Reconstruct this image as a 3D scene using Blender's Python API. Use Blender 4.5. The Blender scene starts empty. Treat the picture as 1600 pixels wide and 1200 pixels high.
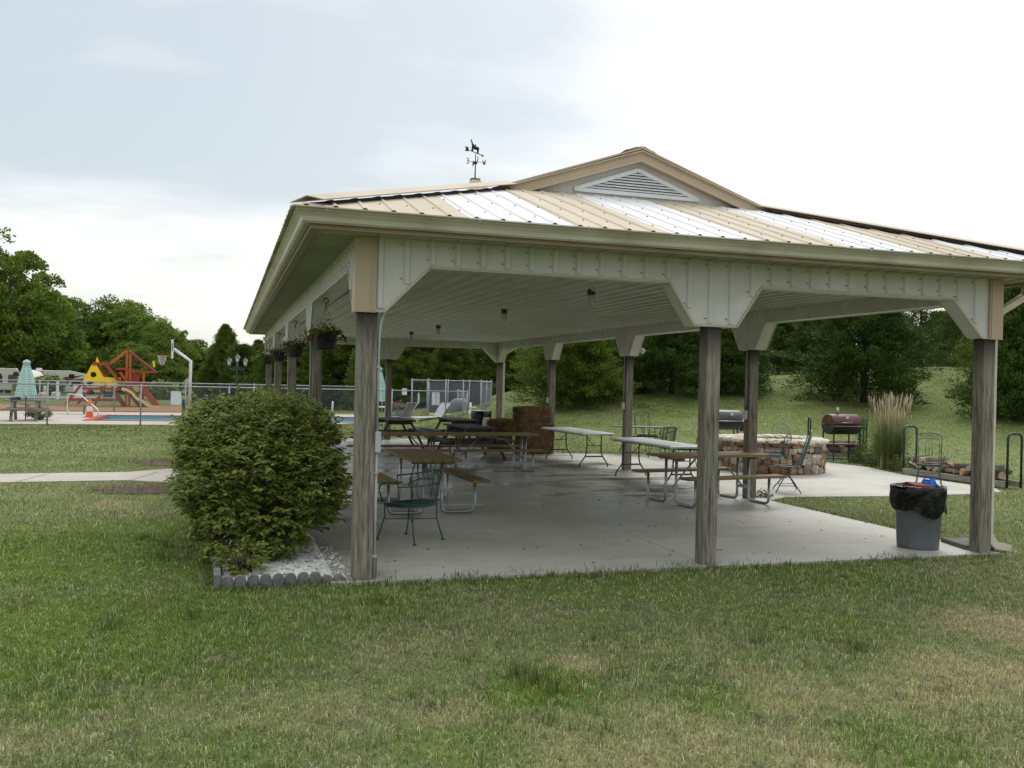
import bpy, math, random
import numpy as np
from mathutils import Vector, Matrix, Euler
from math import sin, cos, pi, radians
random.seed(7); RNG = np.random.default_rng(11)
scene = bpy.context.scene; COL = scene.collection

# ------------------------------------------------------------------ camera pose (solved from the pavilion's posts)
CAM = np.array([-1.209, -8.2566, 1.8]); YAW = 0.30454; PITCH = -0.00205; ROLL = -0.02184; FPX = 1427.37
def ray(X, Y):
    dx, dy = X - 800, 600 - Y
    x = dx*cos(ROLL) + dy*sin(ROLL); y = -dx*sin(ROLL) + dy*cos(ROLL)
    r, f2, u2 = x/FPX, 1., y/FPX
    fw = f2*cos(PITCH) - u2*sin(PITCH); u = f2*sin(PITCH) + u2*cos(PITCH)
    return np.array([r*cos(YAW) + fw*sin(YAW), -r*sin(YAW) + fw*cos(YAW), u])
def G(X, Y, z=0.):                      # where the sight line through a pixel meets height z
    d = ray(X, Y); return Vector(CAM + d*(z - CAM[2])/d[2])
def AT(X, Y, D):                        # point at depth D on the sight line
    return Vector(CAM + ray(X, Y)*D)
RV = np.array([cos(YAW), -sin(YAW)]); FV = np.array([sin(YAW), cos(YAW)])
PXA_, PXB_ = -6.0, 7.2
def sstep(t): t = np.clip(t, 0, 1); return t*t*(3 - 2*t)
def terrain(x, y):                      # height of the ground, rising to a berm on the right
    x = np.asarray(x, float); y = np.asarray(y, float)
    X = (x - CAM[0])*RV[0] + (y - CAM[1])*RV[1]; D = (x - CAM[0])*FV[0] + (y - CAM[1])*FV[1]
    A = 2.35*sstep((X + 8)/15) + .45*sstep((X - 6)/16)
    A = A + .22*np.sin(X*.33 + 1) * sstep((X + 2)/8)
    h = A*sstep((D - 25 + .12*X)/(19 + .1*np.abs(X)))
    dip = 1.2*sstep((D - 72)/50)*sstep((-X - 2)/25)
    pool = 1.4*((x > PXA_ - .7) & (x < PXB_ + .7) & (y > 28.9) & (y < 34.9))
    return h - .03 - dip - pool
def col_pos(px, D):                     # ground point in image column px at depth D
    d = ray(px, 600); p = CAM + d*D
    return Vector((p[0], p[1], float(terrain(p[0], p[1]))))

# ------------------------------------------------------------------ materials
class NT:
    def __init__(s, nt): s.nt = nt
    def n(s, t, **k):
        o = s.nt.nodes.new(t)
        for a, v in k.items():
            if a.startswith('i_'):
                key = a[2:]; key = int(key) if key.isdigit() else key.replace('_', ' ')
                inp = o.inputs[key]
                if isinstance(v, bpy.types.NodeSocket): s.nt.links.new(v, inp)
                else: inp.default_value = v
            else: setattr(o, a, v)
        return o
    def math(s, op, a, b=None, clamp=False):
        o = s.nt.nodes.new('ShaderNodeMath'); o.operation = op; o.use_clamp = clamp
        for i, v in enumerate((a, b)):
            if v is None: continue
            if isinstance(v, bpy.types.NodeSocket): s.nt.links.new(v, o.inputs[i])
            else: o.inputs[i].default_value = v
        return o.outputs[0]
    def mix(s, f, a, b, mode='MIX'):
        o = s.nt.nodes.new('ShaderNodeMix'); o.data_type = 'RGBA'; o.blend_type = mode
        for key, v in ((0, f), (6, a), (7, b)):
            if isinstance(v, bpy.types.NodeSocket): s.nt.links.new(v, o.inputs[key])
            else: o.inputs[key].default_value = v if key == 0 else (*v, 1)
        return o.outputs[2]
    def ramp(s, f, lo, hi):
        o = s.nt.nodes.new('ShaderNodeMapRange'); o.clamp = True
        s.nt.links.new(f, o.inputs[0]); o.inputs[1].default_value = lo; o.inputs[2].default_value = hi
        return o.outputs[0]
    def noise(s, vec, scale, detail=4, rough=.55, stretch=None):
        if stretch: vec = s.n('ShaderNodeMapping', i_Vector=vec, i_Scale=stretch).outputs[0]
        return s.n('ShaderNodeTexNoise', i_Vector=vec, i_Scale=scale, i_Detail=detail, i_Roughness=rough).outputs[0]
def new_mat(name):
    m = bpy.data.materials.new(name); m.use_nodes = True
    nt = m.node_tree; nt.nodes.clear(); N = NT(nt)
    out = N.n('ShaderNodeOutputMaterial')
    return m, N, out
def mat(name, c1, c2=None, rough=.7, scale=6, stretch=None, bump=0., metal=0., lo=.35, hi=.65, obj=False, detail=5, fine=0., spec=.4, dirt=None, bscale=None, rvar=0):
    m, N, out = new_mat(name)
    p = N.n('ShaderNodeTexCoord').outputs[3] if obj else N.n('ShaderNodeNewGeometry').outputs[0]
    f = N.noise(p, scale, detail, stretch=stretch)
    c = N.mix(N.ramp(f, lo, hi), c1, c2 or tuple(x*.75 for x in c1))
    if dirt:
        g = N.noise(p, dirt[1], 5)
        c = N.mix(N.math('MULTIPLY', N.ramp(g, .5, .75), dirt[2]), c, dirt[0])
    if fine:
        g = N.noise(p, scale*9, 2, stretch=stretch)
        c = N.mix(fine, c, N.mix(N.ramp(g, .3, .7), (.0, .0, .0), (1, 1, 1)), 'OVERLAY')
    b = N.n('ShaderNodeBsdfPrincipled', i_Base_Color=c, i_Roughness=rough, i_Metallic=metal)
    b.inputs['Specular IOR Level'].default_value = spec
    if rvar:
        N.nt.links.new(N.math('ADD', N.math('MULTIPLY', N.ramp(N.noise(p, scale*.7, 3), .3, .7), rvar), rough - rvar/2), b.inputs['Roughness'])
    if bump:
        h = N.noise(p, bscale or scale*4, 4, stretch=stretch)
        bn = N.n('ShaderNodeBump', i_Height=h, i_Strength=bump, i_Distance=.02)
        N.nt.links.new(bn.outputs[0], b.inputs['Normal'])
    N.nt.links.new(b.outputs[0], out.inputs[0])
    return m
M = {}
M['white_metal'] = mat('white_painted_steel', (.58, .58, .555), (.50, .50, .47), .38, 2.5, bump=.05, dirt=((.33, .32, .26), 1.3, .35))
M['ceiling'] = mat('ceiling_steel', (.52, .52, .47), (.42, .42, .37), .33, 1.5, dirt=((.30, .30, .24), .8, .3))
M['soffit'] = mat('soffit_steel', (.42, .425, .34), (.33, .34, .26), .5, 1.2, dirt=((.25, .26, .17), .9, .3))
M['tan'] = mat('tan_painted_steel', (.47, .37, .26), (.42, .33, .23), .42, 2, bump=.03, dirt=((.3, .24, .16), 1.5, .3))
M['tan_roof'] = mat('tan_roof_steel', (.48, .41, .315), (.43, .365, .275), .8, 1.4, dirt=((.36, .31, .22), 3, .4), stretch=(1, .3, .3), spec=.25)
M['white_roof'] = mat('white_roof_steel', (.62, .615, .60), (.56, .555, .54), .8, 1.4, dirt=((.42, .42, .40), 3, .35))
M['eave'] = mat('eave_trim_steel', (.30, .245, .17), (.24, .19, .13), .5, 3)
M['trim'] = mat('cream_trim_steel', (.50, .44, .35), (.44, .38, .29), .5, 3)
M['gutter'] = mat('gutter_steel', (.58, .555, .47), (.46, .44, .36), .35, 2, stretch=(.6, .6, 8), dirt=((.2, .19, .14), 2.3, .45))
M['closure'] = mat('foam_closure', (.018, .014, .014), (.03, .022, .02), .9)
M['ridge_brown'] = mat('brown_ridge_foam', (.07, .04, .035), (.04, .025, .02), .8)
M['cream_steel'] = mat('cream_downspout', (.60, .56, .47), (.52, .48, .39), .45, 3, dirt=((.35, .3, .22), 3, .3))
M['louver'] = mat('louver_vinyl', (.68, .69, .70), (.6, .61, .62), .5)
M['screw'] = mat('screw_rust', (.05, .04, .035), (.1, .06, .04), .5, metal=.3)
M['bright_steel'] = mat('galvanised_steel', (.36, .37, .38), (.26, .27, .28), .38, 9, metal=.75)
M['fence_steel'] = mat('fence_galvanised', (.34, .37, .40), (.25, .28, .30), .5, 3, metal=.25)
M['pvc'] = mat('grey_conduit', (.42, .43, .45), (.34, .35, .37), .45)
M['white_plastic'] = mat('white_plastic', (.62, .62, .62), (.52, .52, .53), .4, 3, dirt=((.35, .34, .32), 5, .3), bump=.05)
M['table_white'] = mat('folding_table_plastic', (.68, .68, .69), (.60, .60, .61), .35, 5, dirt=((.28, .27, .25), 4, .4), bump=.08)
M['dark_tube'] = mat('dark_grey_tube', (.055, .057, .062), (.035, .036, .04), .4, metal=.4)
M['green_iron'] = mat('green_iron', (.012, .062, .052), (.02, .045, .04), .42, 20, spec=.5)
M['black_iron'] = mat('black_green_iron', (.012, .02, .019), (.02, .028, .024), .5, 20)
M['teal_iron'] = mat('teal_iron', (.06, .16, .16), (.1, .2, .19), .5, 20)
M['blue_pad'] = mat('blue_seat_pad', (.01, .06, .10), (.015, .08, .12), .7)
M['rust_red'] = mat('rusty_red_paint', (.085, .022, .016), (.05, .018, .014), .5, 9, dirt=((.16, .055, .02), 6, .7))
M['black_paint'] = mat('black_paint', (.018, .018, .02), (.03, .03, .031), .5, 8)
M['grill_grey'] = mat('grill_grey', (.05, .055, .062), (.035, .04, .045), .42, 8, dirt=((.25, .10, .03), 2.2, .65))
M['straw'] = mat('straw', (.20, .125, .055), (.075, .042, .018), .95, 14, bump=.9, bscale=45, fine=.8)
M['straw_light'] = mat('straw_stalk', (.34, .225, .105), (.13, .08, .035), .9, 9)
M['can_grey'] = mat('grey_bin_plastic', (.115, .13, .14), (.095, .108, .118), .5, 4, bump=.05, dirt=((.07, .075, .075), 6, .5))
M['bag'] = mat('black_bag', (.002, .002, .0025), (.004, .004, .005), .20, 10, bump=.35, bscale=24, spec=.30)
M['blue_bag'] = mat('blue_bag', (.02, .16, .62), (.03, .22, .75), .4)
M['red_box'] = mat('red_card', (.28, .05, .025), (.2, .04, .02), .7)
M['block'] = mat('grey_concrete_block', (.20, .20, .185), (.13, .13, .12), .95, 12, bump=.6, bscale=60, dirt=((.09, .09, .075), 4, .6))
M['gravel'] = mat('white_gravel_stone', (.80, .78, .73), (.55, .53, .49), .9, 25, fine=.4)
M['soil'] = mat('dark_soil', (.06, .045, .033), (.10, .08, .06), 1, 20, bump=.6)
M['mulch'] = mat('brown_mulch', (.19, .135, .095), (.11, .078, .055), 1, 14, bump=.8, fine=.5)
M['play_mulch'] = mat('orange_mulch', (.27, .135, .06), (.20, .10, .05), 1, 3, bump=.4, fine=.4)
M['asphalt'] = mat('road_asphalt', (.19, .19, .19), (.14, .14, .14), .9, 2)
M['cedar_red'] = mat('red_stained_wood', (.34, .055, .022), (.24, .042, .018), .55, 3)
M['cedar_orange'] = mat('orange_wood', (.50, .11, .02), (.4, .09, .018), .55, 3)
M['yellow'] = mat('yellow_plastic', (.85, .62, .02), (.80, .58, .02), .4)
M['cream_slide'] = mat('cream_slide_plastic', (.66, .60, .28), (.6, .54, .25), .4)
M['white_paint'] = mat('white_paint', (.72, .73, .74), (.62, .63, .64), .45)
M['blue_plastic'] = mat('blue_plastic', (.03, .12, .45), (.03, .1, .4), .45)
M['cone_orange'] = mat('cone_orange', (.75, .10, .02), (.65, .08, .02), .5)
M['red_brick'] = mat('red_coping', (.34, .08, .06), (.25, .07, .05), .8, 8)
M['pool_tile'] = mat('pool_blue', (.16, .34, .38), (.14, .30, .34), .3)
M['dark_teal'] = mat('dark_teal_plastic', (.008, .045, .05), (.012, .055, .06), .5)
M['rv_white'] = mat('rv_fibreglass', (.55, .53, .48), (.5, .48, .43), .35)
M['rv_brown'] = mat('rv_stripe', (.14, .07, .045), (.1, .05, .035), .4)
M['dark_fabric'] = mat('dark_awning', (.02, .02, .024), (.03, .03, .032), .9)
M['glass_dark'] = mat('dark_window', (.015, .018, .02), (.02, .022, .025), .1)
M['tyre'] = mat('tyre_rubber', (.015, .015, .015), (.02, .02, .02), .9)
M['lamp_iron'] = mat('lamp_iron', (.035, .05, .06), (.03, .04, .045), .45)
M['lamp_glass'] = mat('lamp_glass', (.55, .55, .5), (.5, .5, .45), .25)
M['brown_mesh'] = mat('brown_sling', (.10, .075, .055), (.08, .06, .045), .8)
M['bark'] = mat('bark', (.085, .062, .045), (.045, .034, .027), .95, 6, stretch=(4, 4, .7), bump=.8)
M['twig'] = mat('twig', (.07, .05, .035), (.10, .08, .055), .9)
M['flower_white'] = mat('white_petals', (.75, .72, .74), (.7, .68, .7), .6)
M['flower_pink'] = mat('pink_petals', (.6, .16, .2), (.55, .3, .3), .6)
M['pot'] = mat('black_pot', (.012, .013, .018), (.02, .02, .025), .5)
M['log_bark'] = mat('log_bark', (.13, .11, .09), (.07, .06, .05), .95, 9, obj=True, bump=.6)
M['log_wood'] = mat('log_split_face', (.44, .29, .17), (.32, .24, .17), .85, 6, obj=True, bump=.3)
M['rack_wood'] = mat('grey_sill_timber', (.30, .28, .24), (.2, .19, .16), .9, 5, stretch=(1, 1, 6))
M['plume'] = mat('tan_grass_plume', (.50, .42, .28), (.40, .33, .21), .9)
for i, (a, b) in enumerate((((.42, .34, .24), (.28, .2, .13)), ((.33, .20, .105), (.20, .12, .07)), ((.20, .18, .16), (.12, .11, .10)), ((.52, .46, .37), (.34, .28, .2)), ((.27, .175, .12), (.15, .10, .07)), ((.11, .10, .095), (.07, .06, .055)))):
    M['stone%d' % i] = mat('field_stone', a, b, .9, 9, bump=.7, bscale=30, dirt=((.09, .075, .06), 12, .6), lo=.4, hi=.6)
M['cap_stone'] = mat('pale_cap_stone', (.60, .54, .43), (.42, .37, .30), .9, 7, bump=.7, bscale=25, dirt=((.2, .17, .14), 9, .5))

def wood_post():
    m, N, out = new_mat('weathered_post_wood')
    p = N.n('ShaderNodeNewGeometry').outputs[0]
    f = N.noise(p, 7, 6, .7, stretch=(5, 5, .35)); g = N.noise(p, 18, 4, stretch=(4, 4, .2)); k = N.noise(p, 1.3, 3)
    c = N.mix(N.ramp(f, .33, .68), (.060, .045, .033), (.33, .30, .245))
    c = N.mix(N.math('MULTIPLY', N.ramp(k, .5, .72), .5), c, (.17, .205, .15))
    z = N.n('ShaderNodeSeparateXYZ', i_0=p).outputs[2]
    top_dark = N.math('MULTIPLY', N.ramp(N.math('ADD', z, N.math('MULTIPLY', f, .5)), 2.35, 2.62), .9)  # wood colour turns near black towards the upper end, with an uneven edge
    c = N.mix(top_dark, c, (.022, .017, .014))
    crack = N.ramp(g, .60, .70)
    c = N.mix(N.math('MULTIPLY', crack, .75), c, (.03, .025, .02))
    v = N.n('ShaderNodeTexVoronoi', i_Vector=N.n('ShaderNodeMapping', i_Vector=p, i_Scale=(3., 3., 1.)).outputs[0], i_Scale=1.1)
    kn = N.math('LESS_THAN', v.outputs['Distance'], .055)
    c = N.mix(N.math('MULTIPLY', kn, .8), c, (.32, .13, .03))
    b = N.n('ShaderNodeBsdfPrincipled', i_Base_Color=c, i_Roughness=.85)
    bn = N.n('ShaderNodeBump', i_Height=N.math('SUBTRACT', f, N.math('MULTIPLY', crack, .8)), i_Strength=.7, i_Distance=.01)
    N.nt.links.new(bn.outputs[0], b.inputs['Normal']); N.nt.links.new(b.outputs[0], out.inputs[0])
    return m
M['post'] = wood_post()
def plank(name, c1, c2, c3, rough=.72):                # boards run along local x
    m, N, out = new_mat(name)
    p = N.n('ShaderNodeTexCoord').outputs[3]
    f = N.noise(p, 6, 6, stretch=(.25, 6, 6)); k = N.noise(p, 1.6, 3)
    oi = N.n('ShaderNodeObjectInfo').outputs['Random']
    c = N.mix(N.ramp(f, .35, .66), c1, c2)
    c = N.mix(N.math('MULTIPLY', N.ramp(k, .45, .7), .6), c, c3)
    c = N.mix(N.math('MULTIPLY', oi, .25), c, (.08, .065, .04))
    b = N.n('ShaderNodeBsdfPrincipled', i_Base_Color=c, i_Roughness=rough)
    bn = N.n('ShaderNodeBump', i_Height=f, i_Strength=.35, i_Distance=.006)
    N.nt.links.new(bn.outputs[0], b.inputs['Normal']); N.nt.links.new(b.outputs[0], out.inputs[0])
    return m
M['plank'] = plank('treated_pine_plank', (.19, .13, .045), (.30, .205, .085), (.15, .115, .045))
M['dark_plank'] = plank('dark_damp_plank', (.028, .024, .021), (.060, .052, .045), (.045, .042, .038))
M['grey_plank'] = plank('grey_weathered_plank', (.16, .14, .12), (.25, .23, .20), (.11, .10, .09), .8)

def concrete(name, base, wet):
    m, N, out = new_mat(name)
    p = N.n('ShaderNodeNewGeometry').outputs[0]
    a = N.noise(p, .55, 6, .6); b_ = N.noise(p, 3.2, 5, .6); f = N.noise(p, 70, 3)
    st = N.noise(p, 1.0, 4, stretch=(.35, 2.4, 1))
    c = N.mix(N.ramp(a, .35, .65), base, tuple(x*.78 for x in base))
    c = N.mix(N.math('MULTIPLY', N.ramp(b_, .5, .7), .4), c, tuple(x*.6 for x in base))
    c = N.mix(N.math('MULTIPLY', N.ramp(st, .52, .66), .30), c, tuple(min(1, x*1.2) for x in base))
    c = N.mix(.25, c, N.mix(N.ramp(f, .3, .7), (.2, .2, .2), (.8, .8, .8)), 'OVERLAY')
    r = None
    b = N.n('ShaderNodeBsdfPrincipled', i_Base_Color=c, i_Roughness=.75)
    if wet:
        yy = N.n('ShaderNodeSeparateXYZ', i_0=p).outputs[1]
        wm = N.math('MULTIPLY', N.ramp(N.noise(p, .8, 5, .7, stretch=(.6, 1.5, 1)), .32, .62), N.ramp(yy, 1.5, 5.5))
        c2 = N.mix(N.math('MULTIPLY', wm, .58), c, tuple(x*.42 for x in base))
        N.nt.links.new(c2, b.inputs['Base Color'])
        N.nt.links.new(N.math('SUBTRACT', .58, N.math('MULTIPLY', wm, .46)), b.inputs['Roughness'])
    bn = N.n('ShaderNodeBump', i_Height=f, i_Strength=.2, i_Distance=.003)
    N.nt.links.new(bn.outputs[0], b.inputs['Normal']); N.nt.links.new(b.outputs[0], out.inputs[0])
    return m
M['slab'] = concrete('slab_concrete', (.455, .44, .375), True)
M['patio'] = concrete('patio_concrete', (.42, .40, .345), False)
M['path'] = concrete('path_concrete', (.42, .375, .315), False)

DRY = [(1580, 975, .75, .75), (1545, 1050, .7, .6), (1420, 1075, .45, .35), (905, 1033, .25, .75), (1230, 1075, .5, .35), (1300, 1180, .45, .4), (1140, 1150, .4, .32), (1040, 1110, .3, .35), (1180, 1050, .3, .3), (470, 1100, .6, .25), (250, 1090, .5, .28), (60, 1120, .6, .22), (830, 950, .5, .2), (390, 1010, .5, .3), (160, 1000, .4, .2), (700, 1110, .35, .25), (600, 1010, .5, .25), (960, 1170, .35, .25),
       (180, 787, .6, .5), (20, 850, .8, .2), (215, 800, .5, .35)]
LUSH = [(850, 1070, .45, .9), (150, 980, 2.0, .75), (560, 935, .9, .5), (100, 860, 2.5, .75), (280, 830, 1.6, .6), (950, 900, 1.5, .4), (1300, 895, 1.2, .4), (1400, 1160, .5, .4), (1090, 1080, .35, .4), (720, 1160, .4, .35), (1250, 970, .8, .35), (350, 1170, .4, .3), (790, 885, 1, .5), (250, 1000, .8, .4)]
def grass_colour(N, p):
    a = N.noise(p, .5, 4, .6); b = N.noise(p, 2.6, 4, .6)
    dry = N.math('ADD', N.math('MULTIPLY', N.ramp(a, .42, .68), .38), N.math('MULTIPLY', N.ramp(b, .48, .70), .42))
    def spots(lst):
        tot = None
        for (px, py, r, w) in lst:
            q = G(px, py, 0)
            v = N.n('ShaderNodeVectorMath', operation='DISTANCE', i_0=p, i_1=(q.x, q.y, 0)).outputs['Value']
            v = N.math('ADD', v, N.math('MULTIPLY', N.math('SUBTRACT', b, .5), r*.9))
            k = N.n('ShaderNodeMapRange', i_0=v, i_1=r*.35, i_2=r*1.15, i_3=w, i_4=0.)
            k.interpolation_type = 'SMOOTHSTEP'; k = k.outputs[0]
            tot = k if tot is None else N.math('MAXIMUM', tot, k)
        return tot
    lush = spots(LUSH)
    y = N.n('ShaderNodeSeparateXYZ', i_0=p).outputs[1]
    near = N.math('SUBTRACT', 1, N.ramp(y, -4.5, -.3))
    dry = N.math('ADD', N.math('MULTIPLY', dry, N.math('ADD', .45, N.math('MULTIPLY', near, .55))), spots(DRY))
    dry = N.math('SUBTRACT', dry, lush, True)
    g1 = N.mix(N.ramp(b, .35, .65), (.245, .290, .098), (.142, .205, .070))
    g1 = N.mix(lush, g1, (.150, .245, .020))
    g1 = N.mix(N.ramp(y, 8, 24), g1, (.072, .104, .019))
    return N.mix(N.math('MULTIPLY', dry, .85), g1, (.50, .42, .24)), dry
def ground_mat():
    m, N, out = new_mat('lawn_ground')
    p = N.n('ShaderNodeNewGeometry').outputs[0]
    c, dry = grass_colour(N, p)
    f = N.noise(p, 26, 5, .7); f2 = N.noise(p, 7, 4, .6, stretch=(1, .45, 1))
    y = N.n('ShaderNodeSeparateXYZ', i_0=p).outputs[1]
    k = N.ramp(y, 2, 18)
    c = N.mix(.6, c, N.mix(N.ramp(f, .35, .65), (.28, .28, .28), (.68, .68, .68)), 'OVERLAY')
    c = N.mix(.35, c, N.mix(N.ramp(f2, .35, .65), (.34, .34, .34), (.66, .66, .66)), 'OVERLAY')
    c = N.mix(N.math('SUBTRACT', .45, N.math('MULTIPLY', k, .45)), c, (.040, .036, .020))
    b = N.n('ShaderNodeBsdfPrincipled', i_Base_Color=c, i_Roughness=.95)
    b.inputs['Specular IOR Level'].default_value = .1
    bn = N.n('ShaderNodeBump', i_Height=f, i_Strength=.6, i_Distance=.05)
    N.nt.links.new(bn.outputs[0], b.inputs['Normal']); N.nt.links.new(b.outputs[0], out.inputs[0])
    return m
def blade_mat():
    m, N, out = new_mat('grass_blade')
    p = N.n('ShaderNodeNewGeometry').outputs[0]
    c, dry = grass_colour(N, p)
    r = N.n('ShaderNodeAttribute', attribute_name='rnd').outputs['Fac']
    c = N.mix(N.math('MULTIPLY', N.ramp(r, .82, .84), .8), c, (.52, .44, .29))
    c = N.mix(N.math('MULTIPLY', N.math('LESS_THAN', r, .3), .55), c, (.075, .115, .030))
    r2 = N.math('FRACT', N.math('MULTIPLY', r, 17.3))
    c = N.mix(1, c, N.mix(r2, (.62, .62, .62), (1.62, 1.62, 1.62)), 'MULTIPLY')
    cl = N.ramp(N.noise(p, 9, 4, .65), .34, .66)
    c = N.mix(1, c, N.mix(cl, (.70, .72, .70), (1.30, 1.28, 1.28)), 'MULTIPLY')
    d = N.n('ShaderNodeBsdfPrincipled', i_Base_Color=c, i_Roughness=.6)
    d.inputs['Specular IOR Level'].default_value = .3
    t = N.n('ShaderNodeBsdfTranslucent', i_Color=c)
    mx = N.n('ShaderNodeMixShader', i_0=.25, i_1=d.outputs[0], i_2=t.outputs[0])
    N.nt.links.new(mx.outputs[0], out.inputs[0]); return m
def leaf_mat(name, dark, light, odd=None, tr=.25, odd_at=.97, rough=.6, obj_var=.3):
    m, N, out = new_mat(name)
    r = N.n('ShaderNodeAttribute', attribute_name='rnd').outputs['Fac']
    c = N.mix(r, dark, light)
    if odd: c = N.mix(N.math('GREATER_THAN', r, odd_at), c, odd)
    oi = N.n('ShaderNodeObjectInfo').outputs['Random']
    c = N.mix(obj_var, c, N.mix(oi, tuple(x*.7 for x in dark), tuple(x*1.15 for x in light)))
    d = N.n('ShaderNodeBsdfPrincipled', i_Base_Color=c, i_Roughness=rough)
    d.inputs['Specular IOR Level'].default_value = .12
    t = N.n('ShaderNodeBsdfTranslucent', i_Color=c)
    mx = N.n('ShaderNodeMixShader', i_0=tr, i_1=d.outputs[0], i_2=t.outputs[0])
    N.nt.links.new(mx.outputs[0], out.inputs[0]); return m
M['ground'] = ground_mat(); M['blade'] = blade_mat()
M['bush_leaf'] = leaf_mat('bush_leaf', (.090, .132, .025), (.27, .31, .072), (.34, .13, .07), .22, .985, .45, .0)
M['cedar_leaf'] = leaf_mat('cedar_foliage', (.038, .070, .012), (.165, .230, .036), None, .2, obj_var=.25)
M['cedar_dark'] = leaf_mat('dark_cedar_foliage', (.030, .060, .015), (.120, .185, .038), None, .18, obj_var=.25)
M['decid_leaf'] = leaf_mat('tree_leaf', (.055, .100, .016), (.180, .250, .042), (.22, .10, .06), .25, .996)
M['tuft'] = leaf_mat('tuft_blade', (.06, .10, .025), (.15, .20, .05), (.34, .27, .15), .25, .9, obj_var=0)
M['weed'] = leaf_mat('weed_leaf', (.05, .085, .02), (.15, .20, .05), (.3, .24, .13), .25, .92, obj_var=.1)
M['wilt'] = leaf_mat('wilted_leaf', (.05, .03, .015), (.24, .11, .05), (.06, .16, .02), .2, .75, obj_var=0)
M['fallen'] = leaf_mat('fallen_leaf', (.045, .028, .018), (.17, .10, .06), None, .05, obj_var=0)

def umbrella_mat():
    m, N, out = new_mat('teal_striped_fabric')
    p = N.n('ShaderNodeTexCoord').outputs[3]
    w = N.n('ShaderNodeTexWave', wave_type='BANDS', bands_direction='Z', i_Vector=p, i_Scale=5, i_Distortion=3.5, i_Detail=1)
    w.inputs['Detail Scale'].default_value = 6
    c = N.mix(N.ramp(w.outputs[1], .45, .55), (.22, .42, .385), (.50, .62, .58))
    b = N.n('ShaderNodeBsdfPrincipled', i_Base_Color=c, i_Roughness=.9)
    N.nt.links.new(b.outputs[0], out.inputs[0]); return m
M['umbrella'] = umbrella_mat()
def water_mat():
    m, N, out = new_mat('pool_water')
    p = N.n('ShaderNodeNewGeometry').outputs[0]
    b = N.n('ShaderNodeBsdfPrincipled', i_Base_Color=(.13, .30, .34, 1), i_Roughness=.12)
    bn = N.n('ShaderNodeBump', i_Height=N.noise(p, 5, 3), i_Strength=.4, i_Distance=.03)
    N.nt.links.new(bn.outputs[0], b.inputs['Normal']); N.nt.links.new(b.outputs[0], out.inputs[0]); return m
M['water'] = water_mat()

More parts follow.
